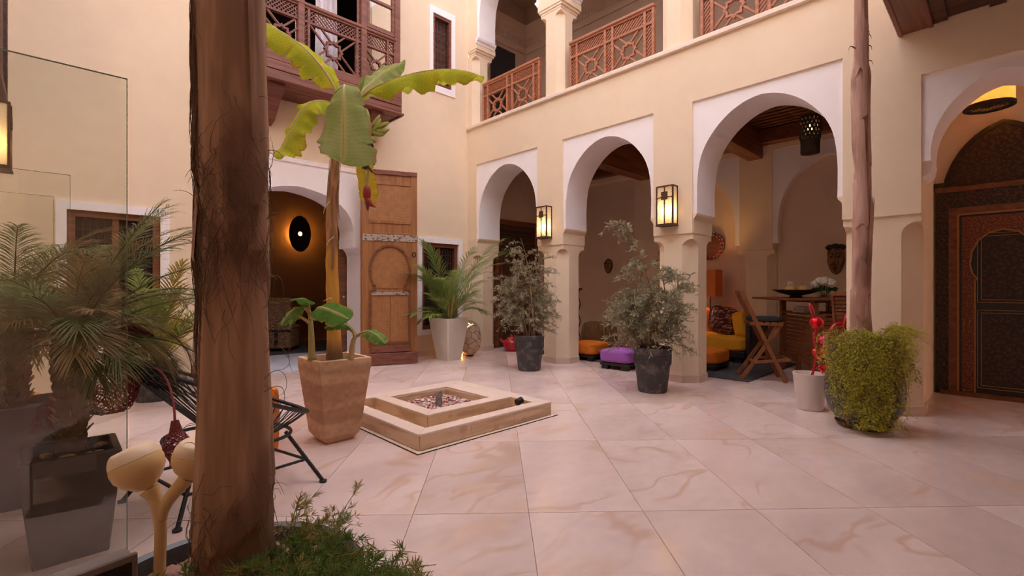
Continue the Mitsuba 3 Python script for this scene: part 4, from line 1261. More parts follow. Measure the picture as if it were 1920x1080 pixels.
GY = ((0.40, 0.46, 0.045), (0.56, 0.56, 0.05))
GG = ((0.30, 0.38, 0.12), (0.40, 0.46, 0.20))
up = np.array([0, 0, 1.0])
toC = -FWD
banana_leaf(bn, [at(640, 195, 3.8), at(622, 155, 3.78), at(575, 95, 3.72), at(520, 55, 3.66), at(455, 22, 3.6)], 0.17, up * 0.9 + toC * 0.75, 0.5, 0.028, 4, GY, seed=1, petiole=0.12, tip=0.25)
banana_leaf(bn, [at(658, 205, 3.8), at(690, 172, 3.76), at(750, 145, 3.7), at(830, 130, 3.62), at(908, 146, 3.55)], 0.155, up * 0.95 + toC * 0.55, 0.75, 0.035, 4, GY, seed=2, petiole=0.16, tip=0.35)
banana_leaf(bn, [at(655, 200, 3.83), at(680, 172, 3.9), at(715, 140, 4.0), at(760, 117, 4.1)], 0.12, up * 0.5 + toC * 0.9, 0.25, 0.02, 3, GG, seed=3, petiole=0.12, tip=0.3)
banana_leaf(bn, [at(640, 205, 3.78), at(618, 193, 3.7), at(590, 190, 3.62), at(555, 225, 3.56), at(512, 293, 3.5)], 0.135, up * 0.7 + toC * 0.75, 0.45, 0.03, 5, GY, seed=4, petiole=0.10, tip=0.2)
banana_leaf(bn, [at(648, 200, 3.78), at(647, 172, 3.62), at(645, 160, 3.45), at(644, 215, 3.36), at(641, 308, 3.42)], 0.225, np.array([toC * 0.2 + up, toC * 0.6 + up * 0.6, toC])[np.r_[np.zeros(29, int), np.ones(35, int), np.full(96, 2)]], 0.30, 0.02, 5, GG, seed=5, petiole=0.08, tip=0.10, base_w=0.0, ragged=0.03, ramp=0.80, obl=0.42, edge=(0.40, 0.25, 0.15))
banana_leaf(bn, [at(655, 215, 3.85), at(672, 240, 3.9), at(680, 300, 3.93), at(688, 350, 3.93), at(694, 390, 3.92)], 0.085, toC + up * 0.1, 0.35, 0.02, 5, ((0.55, 0.48, 0.05), (0.60, 0.42, 0.04)), seed=6, petiole=0.30, tip=0.2, edge=(0.5, 0.12, 0.02))
sp_ = spline([at(655, 205, 3.8), at(668, 180, 3.8), at(680, 152, 3.82), at(684, 138, 3.83)], 16)
part(bn, 'rolled_leaf', tube(sp_, np.interp(np.linspace(0, 1, 16), [0, 0.3, 0.7, 1], [0.012, 0.022, 0.018, 0.002]), 8), 'm_areca', True, label='young leaf still rolled into a spear')
ped = spline([at(656, 205, 3.78), at(676, 212, 3.70), at(692, 228, 3.66), at(694, 262, 3.65), at(691, 310, 3.65), at(688, 352, 3.65)], 40)
part(bn, 'fruit_stalk', tube(ped, np.linspace(0.013, 0.007, 40), 8), 'm_pup_stem', True)
for (px, py, ax, ay, ln) in ((690, 225, -4, -28, 0.12), (704, 240, 10, -14, 0.115), (712, 236, 26, -6, 0.12), (708, 250, 22, 6, 0.11), (700, 262, 8, 10, 0.07), (702, 232, 14, -18, 0.115), (715, 245, 30, 2, 0.10)):
    a = at(px, py, 3.64); d = RGT * ax - up * ay; d = d / np.linalg.norm(d)
    q = spline([a - d * ln * 0.4, a + up * -0.008, a + d * ln * 0.6 + up * 0.012], 10)
    k = part(bn, 'banana', tube(q, 0.021 * np.array([0.25, 0.7, 0.95, 1, 1, 1, 0.95, 0.8, 0.5, 0.15]), 6), 'm_banana_fruit', 30)
g = np.random.default_rng(5)
dry = []
for i in range(26):
    u = g.uniform(0.55, 0.86); c = ped[int(u * 39)]
    d = g.normal(size=3); d /= np.linalg.norm(d)
    e = c + d * g.uniform(0.025, 0.07) + np.array([0, 0, -0.012])
    dry.append(tube(spline([c, (c + e) / 2 + g.normal(0, 0.006, 3), e], 5), [0.004, 0.008, 0.009, 0.009, 0.003], 5))
part(bn, 'withered_flowers', cat(dry), 'm_dryflower', kind='stuff')
bud = at(688, 352, 3.65)
part(bn, 'flower_bud', ellip(bud + np.array([0, 0, -0.045]), (0.030, 0.030, 0.062), 3), 'm_bract', True, label='dark red flower bud')
m = ellip((0, 0, 0), (0.026, 0.026, 0.06), 3); v = m.vertices; v[:, 0] += 0.0
q = spline([bud + [0, 0, -0.09], bud + RGT * 0.02 + [0, 0, -0.12], bud + RGT * 0.07 + [0, 0, -0.155]], 10)
part(bn, 'bract', tube(q, [0.02, 0.024, 0.024, 0.022, 0.02, 0.018, 0.014, 0.01, 0.006, 0.001], 8), 'm_bract', True)
q = spline([bud + [0, 0, -0.085], bud + RGT * 0.004 + [0, 0, -0.13], bud + RGT * 0.006 + [0, 0, -0.185]], 10)
part(bn, 'bract', tube(q, [0.018, 0.02, 0.02, 0.019, 0.017, 0.015, 0.012, 0.009, 0.005, 0.001], 8), 'm_bract_tip', True)
for i, (x0, y0, x1, y1) in enumerate(((619, 378, 606, 402), (626, 445, 612, 462), (622, 560, 606, 566))):
    a, b = at(x0, y0, 3.74), at(x1, y1, 3.72)
    part(bn, 'dry_strip', tube(spline([a, (a + b) / 2 + RGT * -0.01, b], 8), np.linspace(0.004, 0.001, 8), 5), 'm_candle')
# two young shoots
PG = ((0.07, 0.17, 0.03), (0.12, 0.24, 0.05))
PG2 = ((0.14, 0.27, 0.06), (0.22, 0.36, 0.10))
y1_ = thing('banana_shoot', 'young banana shoot with four broad green leaves at the left of the sandstone pot', 'banana shoot')
s1 = spline([at(585, 676, 3.62), at(584, 640, 3.62), at(582, 600, 3.62), at(580, 582, 3.62)], 20)
part(y1_, 'stem', tube(s1, np.interp(np.linspace(0, 1, 20), [0, 0.15, 0.7, 1], [0.034, 0.026, 0.020, 0.010]), 10), 'm_pup_stem', True)
top = s1[-3]
banana_leaf(y1_, [top, at(578, 572, 3.6), at(574, 562, 3.55), at(560, 560, 3.48), at(548, 562, 3.42)], 0.065, up + toC * 0.5, 0.4, 0.008, 1, PG, seed=21, petiole=0.25, tip=0.25)
banana_leaf(y1_, [top, at(592, 582, 3.55), at(600, 577, 3.45), at(625, 585, 3.38), at(655, 600, 3.32)], 0.105, up * 0.8 + toC * 0.8, 0.25, 0.008, 1, PG, seed=22, petiole=0.22, tip=0.25)
banana_leaf(y1_, [top, at(572, 578, 3.58), at(560, 577, 3.52), at(540, 590, 3.46), at(528, 612, 3.42)], 0.06, up * 0.7 + toC * 0.7, 0.55, 0.008, 1, PG2, seed=23, petiole=0.25, tip=0.25)
banana_leaf(y1_, [s1[-6], at(570, 598, 3.56), at(556, 594, 3.5), at(546, 603, 3.46), at(543, 614, 3.44)], 0.028, up * 0.7 + toC * 0.7, 0.9, 0.004, 0, PG2, seed=24, petiole=0.4, tip=0.3)
y2_ = thing('banana_shoot', 'small banana shoot leaning to the right at the right of the sandstone pot', 'banana shoot')
s1 = spline([at(657, 674, 3.62), at(660, 655, 3.62), at(664, 636, 3.62), at(670, 628, 3.60)], 20)
part(y2_, 'stem', tube(s1, np.interp(np.linspace(0, 1, 20), [0, 0.15, 0.7, 1], [0.028, 0.022, 0.017, 0.008]), 10), 'm_pup_stem', True)
top = s1[-3]
banana_leaf(y2_, [top, at(678, 625, 3.58), at(688, 622, 3.54), at(708, 630, 3.48), at(722, 646, 3.44)], 0.062, up * 0.8 + toC * 0.6, 0.45, 0.008, 1, PG2, seed=31, petiole=0.25, tip=0.22)
banana_leaf(y2_, [top, at(658, 616, 3.58), at(645, 608, 3.54), at(625, 610, 3.5), at(608, 616, 3.46)], 0.05, up * 0.8 + toC * 0.6, 0.35, 0.006, 1, PG, seed=32, petiole=0.25, tip=0.25)
banana_leaf(y2_, [s1[-5], at(662, 620, 3.6), at(655, 612, 3.62), at(650, 618, 3.64)], 0.03, up, 0.5, 0.004, 0, PG2, seed=33, petiole=0.3, tip=0.3)

# ================================================================ the two palm trunks
# near trunk, in a round pot let into the foreground
PB = V(-0.87, 1.42, 0)
pt = thing('round_planter', 'low dark glazed round planter in the foreground around the big palm trunk', 'planter', loc=(PB[0], PB[1], 0))
part(pt, 'body', lathe([(0.0, 0.0), (0.30, 0.0), (0.37, 0.10), (0.395, 0.22), (0.40, 0.27), (0.412, 0.285), (0.412, 0.30), (0.395, 0.308), (0.375, 0.30), (0.36, 0.27), (0.36, 0.24), (0, 0.24)], 72), 'm_bluepot', 35)
sm = lathe([(0.0, 0.275), (0.15, 0.272), (0.30, 0.262), (0.365, 0.25)], 48).subdivide().subdivide()
sm.vertices[:, 2] += (meshkit.fbm(sm.vertices * 40, 3) - 0.5) * 0.03
part(pt, 'mulch', sm, 'm_mulch', True, label='reddish bark mulch')
tr = thing('palm_trunk', 'thick brown palm trunk with fibrous bark rising from the foreground planter', 'palm trunk')
TB = V(-0.873, 1.50, 0.24)
N, K = 220, 64
zz = np.linspace(0.24, 4.6, N)
dx = np.interp(zz, [0.24, 0.45, 0.8, 1.2, 1.4, 1.8, 2.2, 4.6], [0.0, -0.004, -0.002, -0.003, -0.002, -0.010, -0.020, -0.06])
rr = np.interp(zz, [0.24, 0.45, 0.7, 1.1, 1.2, 1.3, 1.45, 1.8, 2.2, 4.6], [0.122, 0.110, 0.104, 0.097, 0.097, 0.096, 0.096, 0.098, 0.100, 0.092])
th = np.arange(K) * 2 * np.pi / K
A, Z = np.meshgrid(th, zz)
P3 = np.stack([np.cos(A) * 1.2, np.sin(A) * 1.2, Z * 0.9], -1)
flute = (meshkit.fbm(np.stack([np.cos(A) * 4, np.sin(A) * 4, Z * 0.7], -1), 3) - 0.5)
fine = (meshkit.fbm(np.stack([np.cos(A) * 14, np.sin(A) * 14, Z * 3.0], -1), 3) - 0.5)
# old sheath edges: the bark steps in at slanted, ragged heights
step = np.zeros_like(Z)
for zc, sl_, ph in ((0.50, 0.10, 1.0), (1.22, 0.12, 3.6), (1.62, 0.25, 0.4), (2.5, 0.2, 2.0)):
    zl = zc + sl_ * np.sin(A + ph) + 0.10 * (meshkit.fbm(np.stack([np.cos(A) * 5, np.sin(A) * 5, A * 0 + zc * 7], -1), 3) - 0.5)
    k = (Z - zl)
    step += 0.007 * np.exp(-np.clip(k, 0, None) / 0.22) * (k > 0) - 0.004 * np.exp(-np.clip(-k, 0, None) / 0.06) * (k <= 0)
Rr = rr[:, None] + flute * 0.018 + fine * 0.005 + step
v = np.stack([np.cos(A) * Rr, np.sin(A) * Rr, Z], -1)
v = v + np.array([TB[0], TB[1], 0]) + dx[:, None, None] * RGT
i, j = np.meshgrid(np.arange(N - 1), np.arange(K), indexing='ij')
q = np.stack([i * K + j, i * K + (j + 1) % K, (i + 1) * K + (j + 1) % K, (i + 1) * K + j], -1).reshape(-1, 4)
part(tr, 'bark', (v.reshape(-1, 3), q), 'm_bark', True)
g = np.random.default_rng(17)


def surf(a, z, off=0.004):
    i = np.clip(np.searchsorted(zz, z), 0, N - 1); j = int(round(a / (2 * np.pi) * K)) % K
    c = np.array([TB[0], TB[1], 0]) + dx[i] * RGT
    p = v[i, j]
    d = p - np.array([c[0], c[1], p[2]])
    return p + d / np.linalg.norm(d) * off


camA = math.atan2(-FWD[1], -FWD[0])
fib = []
for k in range(320):   # strands where the sheaths fray
    zc = g.choice([0.46, 1.30, 1.45, 1.58], p=[0.2, 0.3, 0.3, 0.2])
    a = camA + g.normal(0.05, 0.9); z = zc + g.normal(0, 0.07)
    da, dz = g.choice([-0.5, 0.7]) * g.uniform(0.4, 1.2), -g.uniform(0.05, 0.22)
    if g.random() < 0.3:
        dz = -dz * 0.5
    pts = [surf(a + da * u, z + dz * u, 0.004 + 0.008 * math.sin(u * 3)) for u in np.linspace(0, 1, 6)]
    fib.append(tube(spline(pts, 8), np.linspace(0.0011, 0.0004, 8), 4, False))
for k in range(160):    # the long fibrous edge down the left side
    a = camA - 1.05 + g.normal(0, 0.18); z = g.uniform(1.15, 2.1)
    ka, kz, ko = 0.35 * g.normal(0.3, 0.5), -0.35 * g.uniform(0.4, 1.1), 0.010 * g.random()
    pts = [surf(a + ka * u, z + kz * u, 0.003 + ko * math.sin(u * 3)) for u in np.linspace(0, 1, 6)]
    fib.append(tube(spline(pts, 8), np.linspace(0.0016, 0.0005, 8), 4, False))
for k in range(26):    # loose hairs standing off at the silhouette
    sd = g.choice([-1, 1]); a = camA + sd * (1.45 + g.normal(0, 0.15)); z = g.uniform(0.45, 1.9)
    p = surf(a, z)
    d = RGT * sd * g.uniform(0.02, 0.06) + up * g.uniform(-0.07, 0.05) - FWD * g.uniform(0, 0.03)
    fib.append(tube(spline([p, p + d * 0.6 + up * 0.012, p + d], 7), np.linspace(0.0012, 0.0004, 7), 4, False))
for k in range(9):     # long curling tendrils on the right
    p = surf(camA + 1.45 + g.normal(0, 0.1), g.uniform(0.75, 1.25))
    e = p + RGT * g.uniform(0.03, 0.08) + up * g.uniform(-0.16, 0.08)
    fib.append(tube(spline([p, p + RGT * g.uniform(0.03, 0.07) + up * g.uniform(0.0, 0.04), e, e + RGT * g.normal(0, 0.02) + up * -0.03], 14), np.linspace(0.0011, 0.0005, 14), 4, False))
part(tr, 'bark_fibres', cat(fib), 'm_fibre', kind='stuff', label='dark loose fibres')
for (a0, z0, z1_, w) in ((-0.9, 1.25, 1.9, 0.35), (1.05, 1.62, 2.6, 0.22)):
    n1, n2 = 24, 9
    rows = []
    for u in np.linspace(-0.5, 0.5, n2):
        zz_ = np.linspace(z0 + 0.05 * g.random(), z1_ - 0.04 * g.random(), n1)
        rows.append([surf(camA + a0 + u * w * (1 - 0.4 * x), z, 0.006 + 0.010 * (1 - x) ** 2) for x, z in zip(np.linspace(0, 1, n1), zz_)])
    vv = np.array(rows).reshape(-1, 3)
    f = [[i * n1 + j, i * n1 + j + 1, (i + 1) * n1 + j + 1, (i + 1) * n1 + j] for i in range(n2 - 1) for j in range(n1 - 1)]
    part(tr, 'bark_sheath', (vv, np.array(f)), 'm_bark', True)

# far trunk, in the fern urn by the arcade
UB = np.array([5.05, 0.84])
t2 = thing('slender_trunk', 'slender pinkish brown banana palm trunk rising from the fern covered urn', 'palm trunk')
pts = spline([[UB[0], UB[1], 0.6], at(1612, 560, 4.1), at(1616, 400, 4.1), at(1613, 250, 4.1), at(1612, 120, 4.1), at(1613, 0, 4.1), at(1618, -260, 4.1)], 120)
s = pts[:, 2]
r_ = np.interp(s, [0.6, 1.2, 1.9, 2.6, 3.2, 3.7, 5], [0.080, 0.073, 0.070, 0.066, 0.060, 0.045, 0.035])
tb = tube(pts, r_, 24)
vv = tb.vertices
vn = tb.vertex_normals
f1 = meshkit.fbm(np.c_[vv[:, 0] * 26, vv[:, 1] * 26, vv[:, 2] * 1.5], 3) - 0.5
st_ = np.zeros(len(vv))
for zc, sl_ in ((1.35, 0.3), (1.9, -0.4), (2.35, 0.4), (2.9, -0.3), (3.3, 0.3)):
    lat = (vv[:, :2] - UB) @ RGT[:2]
    k = vv[:, 2] - (zc + sl_ * lat * 6)
    st_ += -0.012 * np.exp(-np.clip(k, 0, None) / 0.3) * (k > 0)
tb.vertices = vv + vn * (f1 * 0.03 + st_)[:, None]
part(t2, 'bark', tb, 'm_bark_pink', True)
g = np.random.default_rng(23)
for k, (z0, z1_, a0) in enumerate(((1.1, 2.0, 0.5), (1.7, 2.7, -0.6), (2.2, 3.1, 0.7), (2.6, 3.5, 0.1), (3.0, 3.9, -0.5), (3.2, 4.1, 0.6), (0.9, 1.5, -0.4))):
    n1, n2 = 20, 6
    rows = []
    for u in np.linspace(-0.5, 0.5, n2):
        zq = np.linspace(z0 + 0.08 * g.random(), z1_ - 0.1 * g.random(), n1)
        row = []
        for x, z in zip(np.linspace(0, 1, n1), zq):
            c = pts[np.argmin(abs(s - z))]; rr_ = np.interp(z, s, r_) + 0.006 + 0.012 * x ** 3
            a = camA + a0 + u * 1.3 * (1 - 0.5 * x)
            row.append([c[0] + math.cos(a) * rr_, c[1] + math.sin(a) * rr_, z])
        rows.append(row)
    f = [[i * n1 + j, i * n1 + j + 1, (i + 1) * n1 + j + 1, (i + 1) * n1 + j] for i in range(n2 - 1) for j in range(n1 - 1)]
    part(t2, 'sheath', (np.array(rows).reshape(-1, 3), np.array(f)), 'm_bark_pink', True)
fb = []
for (px, py, sx) in ((1625, 70, 1), (1626, 90, 1), (1622, 62, 1), (1600, 92, -1), (1627, 118, 1)):
    a = at(px, py, 4.08)
    fb.append(tube(spline([a - RGT * sx * 0.02, a + RGT * sx * 0.03 + up * 0.015, a + RGT * sx * 0.04 - up * 0.02], 8), np.linspace(0.006, 0.001, 8), 5))
part(t2, 'bark_curl', cat(fb), 'm_fibre', kind='stuff')

# ================================================================ olives in dark pots


def olive_pot(label, loc, lab2, H, seed, dense, sp):
    p = thing('dark_pot', label, 'plant pot', loc=loc)
    prof = [(0, 0.0), (0.155, 0.0), (0.163, 0.012), (0.175, 0.12), (0.198, 0.30), (0.205, 0.315), (0.207, 0.33), (0.212, 0.42), (0.208, 0.435), (0.212, 0.45), (0.222, 0.485), (0.222, 0.508), (0.214, 0.517), (0.198, 0.515), (0.19, 0.46), (0.0, 0.45)]
    part(p, 'body', lathe(prof, 48), 'm_darkpot', 35)
    part(p, 'band_line', cat([lathe([(0.203, zc - 0.006), (0.211 + (zc - 0.325) * 0.05, zc), (0.203, zc + 0.006)], 48) for zc in (0.325, 0.43)]), 'm_darkpot', True)
    rel = []
    for k in range(40):
        a = 2 * np.pi * k / 40
        for s_ in (1, -1):
            tt = np.linspace(0, 1, 5)
            aa = a + 0.11 * np.sin(tt * 3.1) * s_
            rel.append(tube(np.c_[(0.205 + 0.004) * np.cos(aa), (0.205 + 0.004) * np.sin(aa), 0.335 + 0.088 * tt], 0.0045, 4, False))
    part(p, 'relief_band', cat(rel), 'm_darkpot', True, label='band of raised leaf scrolls')
    part(p, 'soil', lathe([(0.0, 0.475), (0.193, 0.47)], 24), 'm_soil')
    o = thing('olive_tree', lab2, 'olive tree', loc=loc)
    g = np.random.default_rng(seed)
    br, lp, ld, lt = [], [], [], []
    stems = []
    for k in range(7):
        a = k * 2.4 + g.uniform(-0.4, 0.4); b = np.array([0.05 * math.cos(a), 0.05 * math.sin(a), 0.45])
        sp_ = g.uniform(0.10, 0.36); e = np.array([math.cos(a) * sp_, math.sin(a) * sp_, H * g.uniform(0.58, 0.92)])
        mid = (b + e) / 2 + g.normal(0, 0.05, 3)
        q = spline([b, mid, e], 14)
        br.append(tube(q, np.linspace(0.013, 0.004, 14), 6)); stems.append(q)
    stems.append(spline([[0, 0, 0.45], [0.02, 0.01, 1.0], sp[0], sp[1]], 16)); br.append(tube(stems[-1], np.linspace(0.012, 0.003, 16), 6))
    nb = 330 if dense else 280
    for k in range(nb):
        q = stems[g.integers(len(stems))]
        u = g.uniform(0.18, 1.0)
        b = q[int(u * (len(q) - 1))]
        a = math.atan2(b[1], b[0]) + g.normal(0, 1.2)
        Lb = g.uniform(0.18, 0.44) * (1.12 - 0.35 * u)
        el = g.uniform(-0.25, 0.8)
        d = np.array([math.cos(a) * math.cos(el), math.sin(a) * math.cos(el), math.sin(el)])
        e = b + d * Lb + np.array([0, 0, -0.10 * Lb - (0.25 * Lb if g.random() < 0.4 else 0)])
        c = spline([b, b + d * Lb * 0.55 + up * 0.02, e], 8)
        br.append(tube(c, np.linspace(0.0035, 0.0012, 8), 4, False))
        m = g.integers(30, 46) if dense else g.integers(26, 40)
        w = g.uniform(0.15, 1.0, m)
        x = w * 7; ii = np.minimum(x.astype(int), 6); f_ = (x - ii)[:, None]
        lp.append(c[ii] * (1 - f_) + c[ii + 1] * f_)
        td = c[ii + 1] - c[ii]; td /= np.linalg.norm(td, axis=1, keepdims=True)
        r_ = g.normal(size=(m, 3)); r_ /= np.linalg.norm(r_, axis=1, keepdims=True)
        ld.append(td * 0.7 + r_ * 0.8 + up * 0.1)
    lp, ld = np.vstack(lp), np.vstack(ld)
    n = len(lp)
    v_, f_ = leaves(lp, ld, g.uniform(0.038, 0.06, n), g.uniform(0.008, 0.013, n), g)
    sel = g.random(n) < 0.68
    for s_, mt in ((sel, 'm_olive'), (~sel, 'm_olive_dark')):
        v2, f2 = leaves(lp[s_], ld[s_], g.uniform(0.042, 0.066, s_.sum()), g.uniform(0.009, 0.015, s_.sum()), g)
        part(o, 'foliage', (v2, f2), mt, kind='stuff', label='small silvery green leaves' if mt == 'm_olive' else 'darker leaves')
    part(o, 'branches', cat(br), 'm_twig')
    if not dense:
        part(o, 'cane', tube([[0.06, -0.06, 0.42], [0.0, -0.02, 1.25]], 0.008, 8), 'm_cane', label='bamboo cane')
    return o


olive_pot('dark carved pot of the smaller olive, in front of the far pier', (5.02, 4.83, 0), 'smaller bushy olive tree in the dark pot between the far and middle arches', 1.95, 41, False, ([-0.03, 0.02, 1.6], [-0.12, 0.06, 1.93]))
olive_pot('dark carved pot of the larger olive, in front of the pier by the yellow sofa', (5.02, 2.84, 0), 'larger sprawling olive tree in the dark pot before the pier by the yellow sofa', 1.7, 42, True, ([-0.12, 0.16, 1.75], [-0.2, 0.26, 2.0]))

# ================================================================ areca palm, egg lamp, red pot
ap = thing('white_pot', 'tall square white tapering pot of the areca palm, under the low window', 'plant pot', loc=(4.78, 6.47, 0), rz=0.10)
square_pot(ap, 0.150, 0.235, 0.70, 0.1, 'm_whitepot', 0.02, 0.03)
part(ap, 'soil', box(-0.2, 0.2, -0.2, 0.2, 0.6, 0.64), 'm_soil')
ar = thing('areca_palm', 'leafy green areca palm in the tall white pot below the low window', 'palm', loc=(4.78, 6.47, 0))
g = np.random.default_rng(52)
for i in range(40):
    a = g.uniform(0, 2 * np.pi)
    el = g.uniform(1.15, 1.5) if i < 24 else g.uniform(0.6, 1.2)
    L = g.uniform(1.15, 1.85) if i < 24 else g.uniform(0.65, 1.05)
    if math.sin(a) > 0.2:
        L *= 0.62 if math.sin(a) < 0.6 else 0.45
    if math.cos(a) < -0.5:
        L *= 0.75
    b = [0.10 * math.cos(a) * g.random(), 0.10 * math.sin(a) * g.random(), 0.62]
    vf = frond(b, a, el, L, g.uniform(0.7, 1.5), 25, g.uniform(0.27, 0.36), 0.0115, 58, 0.22, 0.40, 0.35, 0.4, 0.006, 100 + i)
    part(ar, 'frond', vf, 'm_areca' if g.random() < 0.55 else 'm_areca_dark')
vf = frond([-0.05, -0.05, 0.62], math.radians(205), 1.36, 1.55, 0.9, 26, 0.34, 0.02, 42, 0.3, 0.3, 0.3, 0.4, 0.007, 190)
part(ar, 'frond', vf, 'm_areca_dark')
stm = [tube(spline([[0.03 * math.cos(k), 0.03 * math.sin(k), 0.62], [0.06 * math.cos(k), 0.06 * math.sin(k), 0.85], [0.10 * math.cos(k), 0.10 * math.sin(k), 1.1]], 8), np.linspace(0.014, 0.008, 8), 6) for k in range(7)]
for m in stm:
    part(ar, 'stem', m, 'm_cane')
eg = thing('egg_lamp', 'egg shaped crackled ceramic floor lamp glowing at its cracks beside the white pot', 'floor lamp', loc=(5.28, 6.55, 0))
prof = [(0.0, 0.02), (0.06, 0.022), (0.13, 0.07), (0.19, 0.17), (0.214, 0.29), (0.205, 0.40), (0.17, 0.51), (0.115, 0.585), (0.05, 0.625), (0.0, 0.632)]
th = np.linspace(0, 1, 36)
pr = spline(np.array(prof), 36); pr[0, 0] = pr[-1, 0] = 0; pr[:, 0] = np.maximum(pr[:, 0], 0)
part(eg, 'shell', lathe(pr, 48), 'm_egg', True)
part(eg, 'base', lathe([(0, 0), (0.07, 0), (0.075, 0.03), (0, 0.035)], 24), 'm_iron', 30)
for k, pts_ in enumerate(([(3.7, 0.56), (3.95, 0.585), (4.2, 0.56), (4.5, 0.575)], [(3.55, 0.50), (3.8, 0.52), (4.05, 0.55)])):
    q = []
    for a, z in pts_:
        r = np.interp(z, pr[:, 1], pr[:, 0]) + 0.002
        q.append([r * math.cos(a), r * math.sin(a), z])
    part(eg, 'lit_crack', tube(spline(q, 14), 0.005, 6), 'm_candle', emitter=emit((1.0, 0.55, 0.15), 5.0), label='glowing crack')
part(eg, 'bulb', ellip((-0.12, 0.07, 0.03), (0.025, 0.025, 0.02)), 'm_candle', True, emitter=emit((1.0, 0.42, 0.06), 12.0))
rp = thing('red_pot', 'glossy red round pot on the floor before the dark panelled door', 'pot', loc=(6.28, 6.5, 0))
part(rp, 'body', lathe([(0, 0.0), (0.10, 0.0), (0.145, 0.05), (0.168, 0.12), (0.165, 0.17), (0.14, 0.215), (0.10, 0.235), (0.085, 0.25), (0.09, 0.26), (0.075, 0.262), (0.07, 0.24), (0, 0.235)], 40), 'm_redgloss', True)
part(rp, 'lid', lathe([(0.08, 0.255), (0.05, 0.275), (0.015, 0.285), (0.022, 0.30), (0.0, 0.315)], 24), 'm_redgloss', True)
part(rp, 'spout', tube(spline([[-0.10, 0.09, 0.17], [-0.15, 0.13, 0.20], [-0.165, 0.145, 0.24]], 8), np.linspace(0.035, 0.02, 8), 8), 'm_redgloss', True)

# ================================================================ fern urn
fu = thing('dark_urn', 'big bulging dark glazed urn on a saucer by the near pier', 'urn', loc=(5.05, 0.84, 0))
part(fu, 'body', lathe([(0, 0.03), (0.17, 0.03), (0.20, 0.06), (0.26, 0.15), (0.29, 0.27), (0.285, 0.40), (0.255, 0.53), (0.245, 0.62), (0.255, 0.69), (0.285, 0.715), (0.285, 0.735), (0.26, 0.74), (0.235, 0.72), (0.22, 0.66), (0, 0.64)], 56), 'm_bluepot', 35)
part(fu, 'saucer', lathe([(0, 0), (0.17, 0), (0.205, 0.03), (0.21, 0.045), (0.195, 0.045), (0.17, 0.02), (0, 0.018)], 40), 'm_bronze', 30, label='brown saucer')
part(fu, 'soil', lathe([(0, 0.70), (0.22, 0.68)], 24), 'm_soil')
fe = thing('asparagus_fern', 'bright yellow green asparagus fern spilling over the urn at the foot of the slender trunk', 'fern', loc=(5.05, 0.84, 0))
g = np.random.default_rng(61)
towards = math.atan2(-FWD[1], -FWD[0])
lp, ld, st_, lb, lbd = [], [], [], [], []
for k in range(190):
    a = towards + g.normal(-0.38, 0.50)
    r0 = g.uniform(0.08, 0.22)
    L = g.uniform(0.22, 0.74) * (0.42 if a > towards + 0.12 else 1) * max(0.3, math.cos((a - towards) * 0.75 + 0.2)) * (0.8 + 0.4 * meshkit.noise(np.array([a * 4, 0, 0.5])))
    out = g.uniform(-0.02, 0.05)
    h_ = np.array([math.cos(a), math.sin(a), 0]); sd = np.array([-math.sin(a), math.cos(a), 0])
    p0 = h_ * r0 + up * 0.72
    p1 = h_ * (0.27 + out * 0.3) + up * (0.76 + g.uniform(0, 0.09)) + sd * g.normal(0, 0.03)
    p2 = h_ * (0.31 + out) + up * (0.72 - L * 0.45) + sd * g.normal(0, 0.07)
    p3 = h_ * (0.29 + out * 1.0) + up * (0.70 - L) + sd * g.normal(0, 0.10)
    p3[2] = max(p3[2], 0.06)
    q = spline([p0, p1, p2, p3], 16)
    st_.append(tube(q, np.linspace(0.0022, 0.0008, 16), 4, False))
    m = 90
    x = g.uniform(0.15, 1, m) ** 0.8 * 15; ii = np.minimum(x.astype(int), 14); f_ = (x - ii)[:, None]
    c = q[ii] * (1 - f_) + q[ii + 1] * f_
    rnd = g.normal(size=(m, 3)); rnd /= np.linalg.norm(rnd, axis=1, keepdims=True)
    spread = (0.055 * meshkit.noise(np.c_[x * 0.9, np.full(m, k * 3.1), x * 0]) ** 1.5 * g.uniform(0.3, 1, m))[:, None]
    if g.random() < 0.14:
        lb.append(c + rnd * spread); lbd.append(rnd + np.array([0, 0, -0.2]))
    else:
        lp.append(c + rnd * spread); ld.append(rnd + np.array([0, 0, -0.2]))
for sx, n_ in ((1, 26), (-1, 4)):   # the sprays that stick out sideways from the rim
    for k in range(n_):
        p0 = RGT * sx * 0.15 + up * 0.72; Lx = g.uniform(0.16, 0.34 if sx > 0 else 0.2)
        e = RGT * sx * (0.16 + Lx) + up * (0.76 + g.uniform(-0.04, 0.08)) - FWD * g.uniform(-0.06, 0.12)
        q = spline([p0, (p0 + e) / 2 + up * 0.09, e], 12)
        st_.append(tube(q, np.linspace(0.002, 0.0008, 12), 4, False))
        m = 60
        x = g.uniform(0.3, 1, m) * 11; ii = np.minimum(x.astype(int), 10)
        rnd = g.normal(size=(m, 3)); rnd /= np.linalg.norm(rnd, axis=1, keepdims=True)
        (lp if sx > 0 else lb).append(q[ii] + rnd * g.uniform(0, 0.04, m)[:, None]); (ld if sx > 0 else lbd).append(rnd)
for P_, D_, mt, lab in ((lp, ld, 'm_fern', 'fine yellow green needles'), (lb, lbd, 'm_fern_brown', 'browning needles')):
    P_, D_ = np.vstack(P_), np.vstack(D_)
    part(fe, 'foliage', leaves(P_, D_, g.uniform(0.014, 0.03, len(P_)), g.uniform(0.005, 0.009, len(P_)), g), mt, kind='stuff', label=lab)
part(fe, 'stems', cat(st_), 'm_needle_yellow', kind='stuff')

